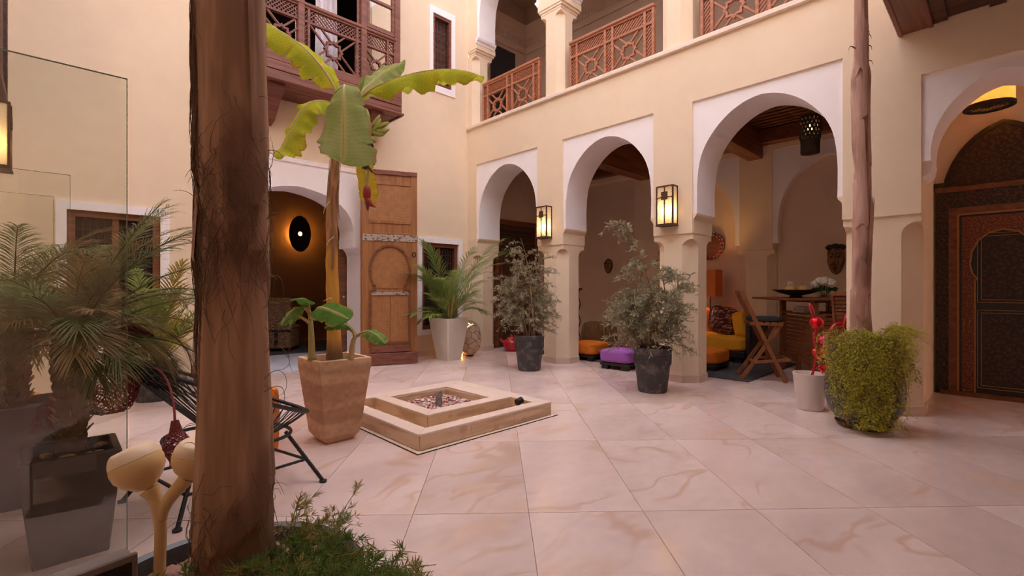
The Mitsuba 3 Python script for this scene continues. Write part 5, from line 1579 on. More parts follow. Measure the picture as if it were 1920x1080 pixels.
# ferns at the foot of the near trunk
nf = thing('asparagus_plant', 'needle leaved green asparagus plant spreading over the foreground planter', 'asparagus plant')
g = np.random.default_rng(71)
lp, ld, ly, lyd, st_ = [], [], [], [], []


def shoot(base, tip, nbr, dens, yellow, spread=0.10, ln=0.03):
    q = spline([base, (np.array(base) + tip) / 2 + up * 0.03 + g.normal(0, 0.01, 3), tip], 14)
    st_.append(tube(q, np.linspace(0.0022, 0.0009, 14), 5, False))
    for b in range(nbr):
        u = g.uniform(0.3, 1.0); c = q[int(u * 13)]
        d = g.normal(size=3); d[2] = abs(d[2]) * 0.4; d /= np.linalg.norm(d)
        e = c + d * spread * g.uniform(0.35, 1) * (1.1 - 0.5 * u)
        r_ = spline([c, (c + e) / 2 + up * 0.006, e], 8)
        st_.append(tube(r_, np.linspace(0.001, 0.0005, 8), 4, False))
        for w in np.linspace(0.25, 1, dens):
            o = r_[int(w * 7)]
            for k in range(6):
                v = g.normal(size=3); v /= np.linalg.norm(v)
                v = v + d * 0.9 + up * 0.25
                (ly if yellow else lp).append(o); (lyd if yellow else ld).append(v)


C0 = np.array([PB[0], PB[1], 0.26])
for k in range(90):   # the dense mass at the right
    lat, t = g.uniform(-0.80, -0.22), g.uniform(1.22, 1.60)
    t = min(t, 1.62 - 0.55 * max(0, lat + 0.62))
    b = V(-0.70 + g.normal(0, 0.06), 1.45 + g.normal(0, 0.06), 0.26)
    tip = V(lat, t, g.uniform(0.26, 0.40))
    shoot(b, tip, 8, 4, g.random() < 0.22, 0.09, 0.03)
for k in range(16):   # sparse stems behind
    b = V(g.uniform(-0.82, -0.62), g.uniform(1.55, 1.70), 0.27)
    tip = V(b @ RGT + g.uniform(-0.05, 0.12), b @ FWD + g.uniform(-0.02, 0.08), g.uniform(0.36, 0.52))
    shoot(b, tip, 5, 3, g.random() < 0.7, 0.09)
for k in range(30):   # in front of the trunk and to its left
    b = V(g.uniform(-1.12, -0.66), g.uniform(1.16, 1.40), 0.25)
    tip = b + g.normal(0, 0.05, 3) + up * g.uniform(0.06, 0.12)
    shoot(b, tip, 6, 3, g.random() < 0.2, 0.08)
for P_, D_, mt, lab in ((lp, ld, 'm_needle', 'green needles'), (ly, lyd, 'm_needle_yellow', 'yellowish needles')):
    P_, D_ = np.vstack(P_), np.vstack(D_)
    part(nf, 'foliage', leaves(P_, D_, g.uniform(0.018, 0.036, len(P_)), g.uniform(0.0022, 0.0042, len(P_)), g), mt, kind='stuff', label=lab)
part(nf, 'stems', cat(st_), 'm_needle_yellow', kind='stuff')

# ================================================================ palms in the grey planters at the left


def grey_planter(label, x, y, w0, w1, h, rz=0.0):
    p = thing('grey_planter', label, 'planter', loc=(x, y, 0), rz=rz)
    square_pot(p, w0, w1, h, 0.035, 'm_greyplanter', 0.006, 0.028)
    part(p, 'soil', box(-w1 + 0.03, w1 - 0.03, -w1 + 0.03, w1 - 0.03, h - 0.09, h - 0.05), 'm_soil')
    return p


grey_planter('nearer square grey planter with the bushy palm and pale pebbles, behind the glass screen', 0.06, 2.975, 0.125, 0.168, 0.465)
grey_planter('second square grey planter behind the nearer one, against the left wall', -0.16, 3.85, 0.14, 0.20, 0.56)
g = np.random.default_rng(81)
for i in range(16):
    x, y = g.uniform(-0.11, 0.11), g.uniform(-0.11, 0.11)
    if abs(x) < 0.055 and abs(y) < 0.055:
        x = math.copysign(0.085, x or 1)
    M = np.eye(4); M[:3, 3] = (0.06 + x, 2.975 + y, 0.425 + g.uniform(0, 0.018))
    m = ellip((0, 0, 0), (g.uniform(0.022, 0.033), g.uniform(0.016, 0.022), g.uniform(0.011, 0.016)), 2)
    m.apply_transform(R3([0, 0, 1], g.uniform(0, 360)))
    single('pebble', m, 'm_pebble', 'smooth pale pebble lying in the nearer grey planter', 'pebble', True, 'pebbles in the nearer grey planter', M)


def date_palm(label, x, y, z0, z1, r, n, L, seed, dry=0.3, dirs=None):
    p = thing('date_palm', label, 'palm', loc=(x, y, 0))
    g = np.random.default_rng(seed)
    N, K = 60, 20
    zz = np.linspace(z0, z1, N); th = np.arange(K) * 2 * np.pi / K
    A, Z = np.meshgrid(th, zz)
    R_ = r * np.interp(Z, [z0, z0 + 0.1, z1 - 0.15, z1], [0.8, 0.9, 1.25, 1.0]) * (1 + 0.22 * np.maximum(0, np.sin(A * 6 + Z * 55)) + 0.15 * (meshkit.noise(np.stack([np.cos(A) * 9, np.sin(A) * 9, Z * 20], -1)) - 0.5))
    v = np.stack([np.cos(A) * R_, np.sin(A) * R_, Z], -1).reshape(-1, 3)
    i, j = np.meshgrid(np.arange(N - 1), np.arange(K), indexing='ij')
    q = np.stack([i * K + j, i * K + (j + 1) % K, (i + 1) * K + (j + 1) % K, (i + 1) * K + j], -1).reshape(-1, 4)
    part(p, 'trunk', (v, q), 'm_fibre', 30)
    stubs = []
    for k in range(90):
        z = g.uniform(z0 + 0.05, z1); a = g.uniform(0, 6.28)
        b = np.array([math.cos(a) * r * 0.9, math.sin(a) * r * 0.9, z])
        stubs.append(tube([b, b + np.array([math.cos(a) * 0.03, math.sin(a) * 0.03, 0.035])], [0.007, 0.003], 5))
    part(p, 'leaf_stubs', cat(stubs), 'm_sheath', kind='stuff')
    for k in range(n):
        a = k * 2.39996 + g.normal(0, 0.2)
        u = k / n
        el = 1.30 - 1.25 * u + g.normal(0, 0.12)
        droop = 0.9 + 0.9 * u + g.normal(0, 0.15)
        Lk = L * g.uniform(0.8, 1.12)
        # the wall and the screen are near: fronds towards them stay short
        if dirs:
            Lk *= dirs(a)
        b = [math.cos(a) * r * 0.5, math.sin(a) * r * 0.5, z1 - 0.05 - 0.05 * u]
        vf = frond(b, a, el, Lk, droop, 40, 0.20, 0.0058, 58, 0.25, 0.16, 0.35, 0.45, 0.0055, seed * 100 + k)
        part(p, 'frond', vf, 'm_palm_dry' if g.random() < dry else 'm_palm')
    return p


def near_dirs(a):
    # world direction; the glass stands at -y, the wall at -x
    c, s = math.cos(a), math.sin(a)
    return 0.42 if s < -0.35 else (0.42 if c < -0.35 else 1.0)


dp = date_palm('bushy feathery date palm in the nearer grey planter', 0.06, 2.975, 0.40, 1.04, 0.052, 38, 0.88, 91, 0.35, near_dirs)
P = at(140, 610, 2.15) - np.array([0.06, 2.975, 0])
for (az, el, L, dr_, mt) in ((-0.78, 0.25, 0.50, 2.0, 'm_palm_dry'), (-0.45, 0.75, 0.72, 1.5, 'm_palm'), (0.0, 0.7, 0.75, 1.7, 'm_palm'), (-0.62, 1.05, 0.78, 0.9, 'm_palm'), (0.55, 1.2, 0.80, 0.6, 'm_palm'), (0.12, 0.25, 0.62, 2.0, 'm_palm_dry'), (-0.12, 0.05, 0.55, 1.9, 'm_palm'), (3.02, 0.15, 0.42, 2.1, 'm_palm_dry'), (2.7, 0.5, 0.42, 1.8, 'm_palm'), (0.35, -0.1, 0.5, 1.5, 'm_palm_dry'), (-0.25, 1.25, 0.7, 0.4, 'm_palm')):
    part(dp, 'frond', frond([0.02, 0.0, 1.0], az, el, L * (0.42 if math.sin(az) < -0.6 else 1), dr_, 48, 0.20, 0.0062, 58, 0.2, 0.15, 0.4, 0.45, 0.0055, int(1000 + az * 100 + L * 50)), mt)
date_palm('second feathery date palm, in the grey planter behind', -0.16, 3.85, 0.50, 1.12, 0.06, 30, 0.8, 92, 0.3, lambda a: 0.22 if math.cos(a) < -0.3 else 0.9)
yp = thing('yellow_palm', 'yellowish palm behind the black cord chair, below the low window at the left', 'palm', loc=(0.78, 6.35, 0))
part(yp, 'pot', lathe([(0, 0), (0.16, 0), (0.2, 0.3), (0.21, 0.4), (0.19, 0.4), (0.18, 0.34), (0, 0.33)], 28), 'm_darkpot', 30)
g = np.random.default_rng(93)
for k in range(30):
    a = g.uniform(0, 6.28); el = g.uniform(0.7, 1.45); L = g.uniform(0.9, 1.5) * (0.5 if math.sin(a) > 0.3 else 1) * (0.6 if math.cos(a) < -0.4 else 1)
    part(yp, 'frond', frond([0.04 * math.cos(a), 0.04 * math.sin(a), 0.36], a, el, L, g.uniform(0.5, 1.4), 24, 0.30, 0.016, 48, 0.3, 0.3, 0.35, 0.4, 0.007, 300 + k), 'm_yellow_palm' if g.random() < 0.6 else 'm_areca')


def net_body(c, prof, axis, n=26, turns=0.7, w=0.0028, seed=0):
    """A spindle of wire netting along a curved axis."""
    g = np.random.default_rng(seed)
    axis = spline(axis, 28); t, a, b = frames(axis)
    r = np.interp(np.linspace(0, 1, 28), *zip(*prof))
    ms = []
    for k in range(n):
        for s in (1, -1):
            th = 2 * np.pi * (k / n + s * turns * np.linspace(0, 1, 28)) + g.normal(0, 0.12)
            p = axis + (a * np.cos(th)[:, None] + b * np.sin(th)[:, None]) * r[:, None] * (1 + g.normal(0, 0.03, 28))[:, None]
            ms.append(tube(p, w, 4, False))
    return cat(ms)


gar = thing('wire_garland', 'dark red netted wire garland hung through the palm, its drop beside the cream lamp', 'garland')
for ax, pr_, sd in (([at(55, 815, 2.35), at(100, 780, 2.33), at(150, 745, 2.30)], [(0, 0.01), (0.5, 0.075), (1, 0.03)], 1),
                    ([at(150, 755, 2.32), at(205, 730, 2.33), at(250, 690, 2.36)], [(0, 0.05), (0.5, 0.13), (1, 0.05)], 2),
                    ([at(215, 625, 2.5), at(250, 622, 2.5), at(285, 632, 2.5)], [(0, 0.012), (0.5, 0.035), (1, 0.01)], 3)):
    part(gar, 'netted_bulb', net_body(0, pr_, ax, 30, 0.8, 0.0026, sd), 'm_red_net')
dax = [at(328, 790, 2.05), at(330, 812, 2.05), at(331, 840, 2.05), at(328, 862, 2.05), at(320, 877, 2.05)]
part(gar, 'netted_drop', net_body(0, [(0, 0.012), (0.22, 0.022), (0.45, 0.052), (0.65, 0.045), (0.85, 0.018), (1, 0.004)], dax, 26, 0.9, 0.0022, 5), 'm_red_net')
part(gar, 'cord', tube(spline([at(250, 690, 2.36), at(290, 690, 2.25), at(322, 740, 2.1), at(328, 792, 2.05)], 20), 0.005, 6), 'm_red_net')

# ================================================================ black cord chair
ch = thing('cord_chair', 'black round cord chair on thin metal legs behind the big palm trunk', 'chair', loc=(0.72, 3.20, 0), rz=math.radians(3))


def rim(a, k=1.0):
    h_ = (1 - np.cos(a)) / 2
    return np.stack([(0.47 * np.cos(a) - 0.06 * h_) * k, 0.40 * np.sin(a) * k, 0.40 + 0.46 * h_ ** 1.02], -1)


th = np.linspace(0, 2 * np.pi, 61)
part(ch, 'rim', tube(rim(th), 0.0125, 8, False), 'm_blackcord', True)
ring = np.stack([0.10 + 0.13 * np.cos(th), 0.13 * np.sin(th), 0.285 + 0.02 * (1 - np.cos(th))], -1)
part(ch, 'seat_ring', tube(ring, 0.009, 8, False), 'm_blackcord', True)
sup = np.stack([0.04 + 0.33 * np.cos(th), 0.30 * np.sin(th), 0.30 + 0.05 * (1 - np.cos(th)) / 2], -1)
part(ch, 'support_ring', tube(sup, 0.011, 8, False), 'm_blackcord', True)
for k in range(56):
    a = 2 * np.pi * (k + 0.5) / 56
    p, q = rim(np.array([a]))[0], np.array([0.10 + 0.13 * math.cos(a), 0.13 * math.sin(a), 0.285 + 0.02 * (1 - math.cos(a))])
    part(ch, 'cord', tube(spline([p, (p + q) / 2 - up * 0.012, q], 6), 0.0035, 5, False), 'm_blackcord')
net = []
for k in range(-7, 8):      # the netted upper back
    for s in (1, -1):
        a = np.pi + k * 0.13
        q = [rim(np.array([a + s * u * 0.5]), 1 - 0.20 * u)[0] - up * 0.13 * u for u in np.linspace(0, 1, 6)]
        part(ch, 'net_cord', tube(q, 0.0035, 5, False), 'm_blackcord')
feet = [(0.465, -0.30), (-0.30, -0.355), (-0.43, 0.25), (0.33, 0.36)]
tops = [(0.31, -0.12), (-0.18, -0.20), (-0.20, 0.18), (0.26, 0.18)]
for (fx, fy), (tx, ty) in zip(feet, tops):
    k = part(ch, 'leg', tube([[tx, ty, 0.31], [fx, fy, 0.008]], 0.0115, 8), 'm_blackcord', 40)
    part(k, 'foot', lathe([(0, 0), (0.022, 0), (0.022, 0.012), (0, 0.016)], 12), 'm_iron', M=TM(fx, fy, 0))
mids = [np.array([tx + (fx - tx) * 0.55, ty + (fy - ty) * 0.55, 0.31 * 0.45]) for (fx, fy), (tx, ty) in zip(feet, tops)]
for a, b in ((0, 1), (1, 2), (2, 3), (3, 0)):
    part(ch, 'stretcher', tube([mids[a], mids[b]], 0.009, 8), 'm_blackcord', 40)
for i, (x, y, lb) in enumerate(((1.075, 3.80, 'orange drum stool behind the black cord chair and the big trunk'), (-0.2, 4.75, 'orange drum stool at the left edge of the picture, behind the planters'))):
    q = thing('drum_stool', lb, 'stool', loc=(x, y, 0))
    part(q, 'body', lathe([(0, 0.0), (0.13, 0), (0.14, 0.02), (0.15, 0.23), (0.14, 0.43), (0.125, 0.455), (0, 0.46)], 36), 'm_orange', 40)

# ================================================================ cream two-headed lamp and floodlight
LB = V(-1.149, 1.55, 0)
cr = thing('sculptural_lamp', 'cream two headed tulip shaped garden lamp standing in the foreground planter', 'garden lamp')
q = spline([at(300, 1085, 1.55), at(301, 1020, 1.55), at(300, 975, 1.55), at(294, 945, 1.55), at(280, 918, 1.55)], 30)
part(cr, 'stem', tube(q, np.interp(np.linspace(0, 1, 30), [0, 0.4, 0.75, 0.9, 1], [0.017, 0.017, 0.019, 0.02, 0.030]), 16), 'm_lampcream', True)
q = spline([at(303, 975, 1.55), at(312, 945, 1.55), at(335, 915, 1.555), at(352, 895, 1.56)], 24)
part(cr, 'branch', tube(q, np.linspace(0.016, 0.024, 24), 16), 'm_lampcream', True)


def head(c, tilt_l, sc):
    hd = [(0.0, -0.085), (0.03, -0.075), (0.065, -0.045), (0.086, -0.01), (0.090, 0.022), (0.086, 0.04)]
    cp = [(0.0865, 0.041), (0.084, 0.055), (0.074, 0.078), (0.060, 0.090), (0.0, 0.095)]
    M = np.eye(4); ax = R3(FWD, tilt_l)
    M[:3, :3] = ax[:3, :3] * sc; M[:3, 3] = c
    a, b = lathe(hd, 36), lathe(cp, 36)
    a.apply_transform(M); b.apply_transform(M)
    k = part(cr, 'head', a, 'm_lampcream', True)
    part(k, 'cap', b, 'm_lampcap', True, label='paler cap')


head(at(261, 882, 1.54), -24, 0.84)
head(at(364, 866, 1.57), 14, 0.74)
M = TM(*(V(-1.30, 1.43, -0.012)), math.radians(10))
fl_ = thing('flood_light', 'grey box floodlight in the lower left corner in front of the grey planter', 'flood light', M=M)
part(fl_, 'housing', ex(sg.Polygon([(-0.02, 0.20), (0.085, 0.20), (0.085, 0.325), (0.06, 0.355), (-0.02, 0.355)]), 'X', -0.125, 0.125), 'm_floodgrey')
part(fl_, 'front_frame', box(-0.132, 0.132, -0.034, -0.018, 0.19, 0.368, 0.004), 'm_floodgrey')
part(fl_, 'glass', box(-0.115, 0.115, -0.037, -0.033, 0.205, 0.345), 'm_paint_black')
part(fl_, 'bracket', tube([[-0.14, 0.03, 0.28], [-0.14, 0.03, 0.02], [0.14, 0.03, 0.02], [0.14, 0.03, 0.28]], 0.008, 6), 'm_iron')
part(fl_, 'foot', box(-0.15, 0.15, -0.05, 0.11, 0.012, 0.027), 'm_iron')

# ================================================================ the lounge under the arches
single('rug', box(6.35, 8.45, 2.25, 6.1, 0.002, 0.016, 0.004), 'm_rug', 'dark grey shaggy rug under the poufs and the sofa', 'rug')


def pouf(label, x, y, w, d, h, m, rz=0.0, base=0.10):
    p = thing('low_pouf', label, 'pouf', loc=(x, y, 0), rz=rz)
    part(p, 'base', box(-w / 2 + 0.02, w / 2 - 0.02, -d / 2 + 0.02, d / 2 - 0.02, 0.06, base, 0.006), 'm_blackwood')
    for sx in (-1, 1):
        for sy in (-1, 1):
            part(p, 'foot', box(sx * (w / 2 - 0.09) - 0.05, sx * (w / 2 - 0.09) + 0.05, sy * (d / 2 - 0.09) - 0.05, sy * (d / 2 - 0.09) + 0.05, 0.016 if x > 6.3 else 0.0, 0.062), 'm_blackwood')
    cm = cushion(w, d, h - base, 6); cm.apply_translation([0, 0, base + (h - base) / 2])
    part(p, 'cushion', cm, m, True)
    e = w / 2 - 0.015; f = d / 2 - 0.015
    part(p, 'piping', tube([[-e, -f, h - 0.03], [e, -f, h - 0.03], [e, f, h - 0.03], [-e, f, h - 0.03], [-e, -f, h - 0.03]], 0.006, 6), m)


pouf('orange cushioned low pouf by the far pier, left of the purple one', 6.52, 4.86, 0.52, 0.52, 0.30, 'm_orange')
pouf('purple cushioned low pouf behind the larger olive', 6.12, 3.98, 0.50, 0.50, 0.29, 'm_purple', 0.08)
pouf('maroon cushioned low pouf behind the purple one', 6.85, 4.22, 0.62, 0.50, 0.33, 'm_maroon')
pouf('orange cushioned low pouf in front of the yellow sofa', 6.98, 3.06, 0.55, 0.50, 0.31, 'm_orange')
so = thing('yellow_sofa', 'low yellow sofa against the rear wall of the arcade', 'sofa')
part(so, 'base', box(7.72, 8.58, 2.80, 4.9, 0.10, 0.20, 0.01), 'm_blackwood')
for x in (7.80, 8.5):
    for y in (2.9, 4.8):
        part(so, 'foot', box(x - 0.05, x + 0.05, y - 0.05, y + 0.05, 0.016, 0.10), 'm_blackwood')
for y0 in (2.80, 3.85):
    m = cushion(0.88, 1.05, 0.24, 7); m.apply_translation([8.15, y0 + 0.525, 0.31])
    part(so, 'seat_cushion', m, 'm_yellow', True)
m = cushion(0.60, 0.22, 0.42, 5); m.apply_transform(R3([1, 0, 0], -10)); m.apply_translation([8.16, 2.94, 0.61])
part(so, 'side_cushion', m, 'm_yellow', True)
part(so, 'arm', box(7.78, 8.58, 2.72, 2.80, 0.05, 0.66, 0.02), 'm_blackwood')
m = cushion(0.24, 1.5, 0.46, 5); m.apply_translation([8.50, 4.05, 0.62])
part(so, 'back_cushion', m, 'm_orange', True, label='orange back cushion')
m = cushion(0.46, 0.17, 0.46, 4.2); m.apply_transform(R3([0, 1, 0], 12)); m.apply_transform(R3([1, 0, 0], -14)); m.apply_transform(R3([0, 0, 1], -48))
single('throw_pillow', m, 'm_sequin', 'shiny brown and copper sequin pillow leaning on the yellow sofa', 'pillow', True, M=TM(7.98, 3.22, 0.67))
# raffia pouf
rf = thing('raffia_pouf', 'shaggy brown raffia fringed pouf behind the orange pouf by the far pier', 'pouf', loc=(7.15, 5.10, 0.016))
part(rf, 'core', lathe([(0, 0), (0.24, 0), (0.27, 0.2), (0.22, 0.42), (0.1, 0.48), (0, 0.49)], 24), 'm_raffia', True)
g = np.random.default_rng(111)
fr = []
for k in range(420):
    a = g.uniform(0, 6.28); r0 = g.uniform(0, 0.12)
    h_ = np.array([math.cos(a), math.sin(a), 0])
    fr.append(tube(spline([h_ * r0 + up * 0.5, h_ * g.uniform(0.2, 0.29) + up * g.uniform(0.44, 0.56), h_ * g.uniform(0.26, 0.33) + up * g.uniform(0.15, 0.32), h_ * g.uniform(0.26, 0.33) + up * g.uniform(0.0, 0.08)], 8), np.linspace(0.007, 0.003, 8), 4, False))
part(rf, 'fringe', cat(fr), 'm_raffia', kind='stuff')
# candle stand
cs = thing('candle_stand', 'tall twisted iron candle stand with a pale candle beside the far pier', 'candle stand', loc=(6.55, 5.02, 0))
zz = np.linspace(0.0, 1.16, 60)
P = at(1094, 545, 8.0)
cs_x, cs_y = 6.95, 5.22
place[cs] = TM(6.88, 5.36, 0.016)
part(cs, 'stem', tube(np.c_[0.018 * np.cos(zz * 20), 0.018 * np.sin(zz * 20), zz], 0.010, 6), 'm_iron', True)
part(cs, 'base', lathe([(0, 0), (0.12, 0), (0.12, 0.015), (0, 0.03)], 20), 'm_iron', 30)
part(cs, 'dish', lathe([(0, 1.15), (0.05, 1.15), (0.065, 1.18), (0.05, 1.175), (0, 1.17)], 20), 'm_iron', 30)
part(cs, 'candle', tube([[0, 0, 1.17], [0, 0, 1.27]], 0.032, 14), 'm_candle', 40)
# masks


def mask(label, y, z, w, h, style):
    M = np.array([[0, 0, -1, XR + 0.18], [-1, 0, 0, y], [0, 1, 0, z], [0, 0, 0, 1.0]])
    k = thing('carved_mask', label, 'mask', M=M)
    n = 30
    u, v = np.meshgrid(np.linspace(-1, 1, n), np.linspace(-1, 1, n + 10), indexing='ij')
    prof = np.where(v > 0, np.sqrt(np.maximum(0, 1 - (v * 0.98) ** 4)), np.sqrt(np.maximum(0, 1 - np.abs(v * 0.99) ** (1.5))))
    prof = np.maximum(prof, 0.03)
    x = u * prof * w / 2; y_ = v * h / 2
    zz_ = 0.10 * np.sqrt(np.maximum(0, 1 - u ** 2)) * np.sqrt(np.maximum(0.05, 1 - v ** 2)) + 0.004
    zz_ += 0.035 * np.exp(-(u / 0.13) ** 2) * np.exp(-((v + 0.05) / 0.28) ** 2)
    for s in (-1, 1):
        zz_ -= 0.022 * np.exp(-((u - s * 0.42) / 0.2) ** 2 - ((v - 0.2) / 0.09) ** 2)
        zz_ += 0.014 * np.exp(-((u - s * 0.42) / 0.28) ** 2 - ((v - 0.38) / 0.06) ** 2)
    zz_ += 0.016 * np.exp(-(u / 0.25) ** 2 - ((v + 0.52) / 0.07) ** 2)
    p = np.stack([x, y_, zz_], -1).reshape(-1, 3)
    m_ = n + 10
    f = [[i * m_ + j, (i + 1) * m_ + j, (i + 1) * m_ + j + 1, i * m_ + j + 1] for i in range(n - 1) for j in range(m_ - 1)]
    part(k, 'face', (p, np.array(f)), 'm_mask', True)
    for s in (-1, 1):
        part(k, 'eye', ellip((s * 0.42 * w / 2 * 0.95, 0.2 * h / 2, 0.092), (w * 0.10, h * 0.014, 0.008), 1), 'm_maskblack')
        th_ = np.linspace(0, 1, 10)
        part(k, 'brow', tube(np.c_[s * (0.1 + 0.7 * th_) * w / 2, h / 2 * (0.34 + 0.10 * np.sin(th_ * 3)), 0.118 - 0.055 * th_ ** 2], 0.006, 5), 'm_maskblack')
    part(k, 'mouth', ellip((0, -0.56 * h / 2, 0.085), (w * 0.15, h * 0.02, 0.012), 1), 'm_maskblack')
    if style:
        th_ = np.linspace(-1, 1, 24)
        part(k, 'headdress', tube(np.c_[th_ * w * 0.5, h * 0.40 + h * 0.07 * (1 - th_ ** 2) + 0.012 * np.cos(th_ * 9), 0.05 + 0 * th_], 0.030, 8), 'm_maskblack', True, label='black headdress')
    else:
        th_ = np.linspace(0, 2 * np.pi, 40)
        part(k, 'edge_band', tube(np.c_[np.cos(th_) * w * 0.46 * (1 - 0.25 * (np.sin(th_) < 0) * np.abs(np.sin(th_))), np.sin(th_) * h * 0.48, 0.02 + 0 * th_], 0.016, 6), 'm_maskblack')


def onrear(px, py, X):
    d = FWD + RGT * (px - 960) / 890.0
    t = X / d[0]
    return d[1] * t, 1.2 + (541 - py) / 890.0 * t


y, z = onrear(1140, 500, XR + 0.15)
mask('oval dark carved mask on the taupe wall seen through the middle arch', y, z, 0.20, 0.31, 0)
y, z = onrear(1567, 488, XR + 0.15)
mask('long carved mask with a black headdress on the taupe wall seen through the near arch', y, z, 0.24, 0.46, 1)
y, z = onrear(1338, 462, XR + 0.15)
wp = thing('beaded_disc', 'round wall ornament edged with pale beads, half hidden by the pier beside the near arch', 'wall ornament', loc=(XR + 0.14, y + 0.06, z))
part(wp, 'disc', ellip((0, 0, 0), (0.03, 0.26, 0.26), 3), 'm_darkwood', True)
for rr_, n_ in ((0.25, 44), (0.21, 36)):
    for k in range(n_):
        a = 2 * np.pi * k / n_
        part(wp, 'bead', ellip((-0.022, rr_ * math.cos(a), rr_ * math.sin(a)), (0.013, 0.013, 0.013), 1), 'm_bead' if k % 2 else 'm_redgloss', True)

# bar table: local u along the face towards the viewer's ahead, v to the right
U = np.array([0.76, 0.65]); W_ = np.array([0.65, -0.76])
MB = np.array([[U[0], -W_[0], 0, 7.19], [U[1], -W_[1], 0, 1.74], [0, 0, 1, 0], [0, 0, 0, 1.0]])
# local x = U, local y = -W_ (left of the viewer)
bt = thing('bar_table', 'reddish teak bar table with slatted side under the near arch', 'bar table', M=MB)
for x in (0.0, 0.88):
    for y in (0.0, -0.46):
        part(bt, 'post', box(x, x + 0.07, y - 0.07, y, 0, 1.035, 0.004), 'm_teak')
part(bt, 'post', box(0.42, 0.48, -0.06, -0.01, 0, 0.30, 0.004), 'm_teak')
for i in range(12):
    z = 0.16 + i * 0.055
    part(bt, 'slat', box(0.07, 0.88, -0.035, -0.015, z, z + 0.046, 0.003), 'm_teak')
    part(bt, 'slat', box(0.015, 0.035, -0.46, -0.07, z, z + 0.046, 0.003), 'm_teak')
part(bt, 'shelf', box(0.0, 0.95, -0.53, 0.0, 0.83, 0.86, 0.004), 'm_teak')
part(bt, 'top', box(-0.06, 1.05, -0.62, 0.36, 1.035, 1.065, 0.006), 'm_teak')
part(bt, 'top', box(-0.02, 0.98, -0.50, -0.02, 1.005, 1.035), 'm_darkwood')


def bl(u, v, z):
    """A point on the bar table: u into the picture, v to the right."""
    return np.array([7.19 + U[0] * u + W_[0] * v, 1.74 + U[1] * u + W_[1] * v, z])


q = bl(0.30, -0.07, 1.065)
bw = thing('shallow_bowl', 'wide shallow black bowl on a foot holding pale fruit on the bar table', 'bowl', loc=q)
part(bw, 'dish', lathe([(0, 0.035), (0.08, 0.035), (0.20, 0.065), (0.285, 0.105), (0.29, 0.112), (0.27, 0.108), (0.18, 0.075), (0, 0.05)], 36), 'm_blackwood', 30)
part(bw, 'foot', lathe([(0.09, 0), (0.075, 0.02), (0.06, 0.04), (0, 0.04)], 24), 'm_blackwood', 30)
for i, (dx_, dy_, lb) in enumerate(((-0.07, 0.05, 'round pale yellow fruit at the left of the shallow bowl, under the candle'), (0.04, -0.07, 'round pale yellow fruit at the right of the shallow bowl'))):
    f_ = thing('yellow_fruit', lb, 'fruit', loc=q + np.array([dx_, dy_, 0.115]))
    part(f_, 'flesh', ellip((0, 0, 0), (0.075, 0.075, 0.058), 3), 'm_fruit', True)
    part(f_, 'stalk', tube([[0, 0, 0.05], [0.008, 0, 0.075]], 0.006, 6), 'm_twig')
cd = thing('pillar_candle', 'stubby cream candle standing among the fruit in the shallow bowl', 'candle', loc=q + np.array([0.06, 0.08, 0.07]))
part(cd, 'wax', lathe([(0, 0), (0.045, 0), (0.045, 0.16), (0.03, 0.155), (0, 0.15)], 20), 'm_candle', 30)
part(cd, 'wick', tube([[0, 0, 0.15], [0.002, 0, 0.17]], 0.002, 5), 'm_iron')
q = bl(0.30, 0.30, 1.065)
vs = thing('glass_vase', 'low clear glass vase of white flowers on the bar table', 'vase', loc=q)
part(vs, 'glass', lathe([(0, 0.004), (0.07, 0.004), (0.10, 0.05), (0.085, 0.10), (0.08, 0.10), (0.094, 0.05), (0.066, 0.010), (0, 0.010)], 28), 'm_pane', True)
fw = thing('white_bouquet', 'bunch of white hydrangeas with dark leaves in the glass vase', 'flowers', loc=q)
g = np.random.default_rng(131)
for k in range(9):
    a = k * 2.4; r_ = 0.035 + 0.085 * math.sqrt(k / 9)
    c = np.array([r_ * math.cos(a), r_ * math.sin(a), 0.27 - r_ * 0.75 + g.normal(0, 0.008)])
    m = ellip(c, (0.058, 0.058, 0.052), 3)
    n_ = meshkit.noise(m.vertices * 70)
    m.vertices = c + (m.vertices - c) * (0.82 + 0.36 * n_)[:, None]
    k_ = part(fw, 'flower_head', m, 'm_flower', 30)
    part(fw, 'stem', tube([[0.2 * c[0], 0.2 * c[1], 0.02], c], 0.004, 5), 'm_leafgreen')
for k in range(16):
    a = g.uniform(0, 6.28); h_ = np.array([math.cos(a), math.sin(a), 0])
    part(fw, 'leaf', leaves(np.array([h_ * 0.05 + up * 0.13]), np.array([h_ + up * g.uniform(-0.7, 0.1)]), 0.13, 0.07, g, 0.3), 'm_leafgreen')
q = bl(0.55, 0.62, 1.05)
st2 = thing('bar_counter', 'dark topped second bar table behind the slatted one, half hidden by the slender trunk', 'bar table', M=MB)
part(st2, 'top', box(0.42, 1.1, -1.15, -0.66, 1.06, 1.09, 0.005), 'm_darkwood')
for x in (0.48, 1.0):
    for y in (-1.1, -0.72):
        part(st2, 'post', box(x, x + 0.06, y - 0.06, y, 0, 1.06, 0.004), 'm_teak')
for i in range(10):
    part(st2, 'slat', box(0.54, 1.0, -0.75, -0.73, 0.25 + i * 0.075, 0.31 + i * 0.075, 0.003), 'm_teak')
q = bl(0.62, 0.78, 1.09)
gl = thing('glass_candle', 'pale pillar candle in a small glass at the right of the flowers', 'candle', loc=q)
part(gl, 'wax', lathe([(0, 0.005), (0.035, 0.005), (0.035, 0.11), (0, 0.11)], 20), 'm_candle', 30)
part(gl, 'glass', lathe([(0, 0.0), (0.042, 0.0), (0.042, 0.15)], 24), 'm_clear', 30)
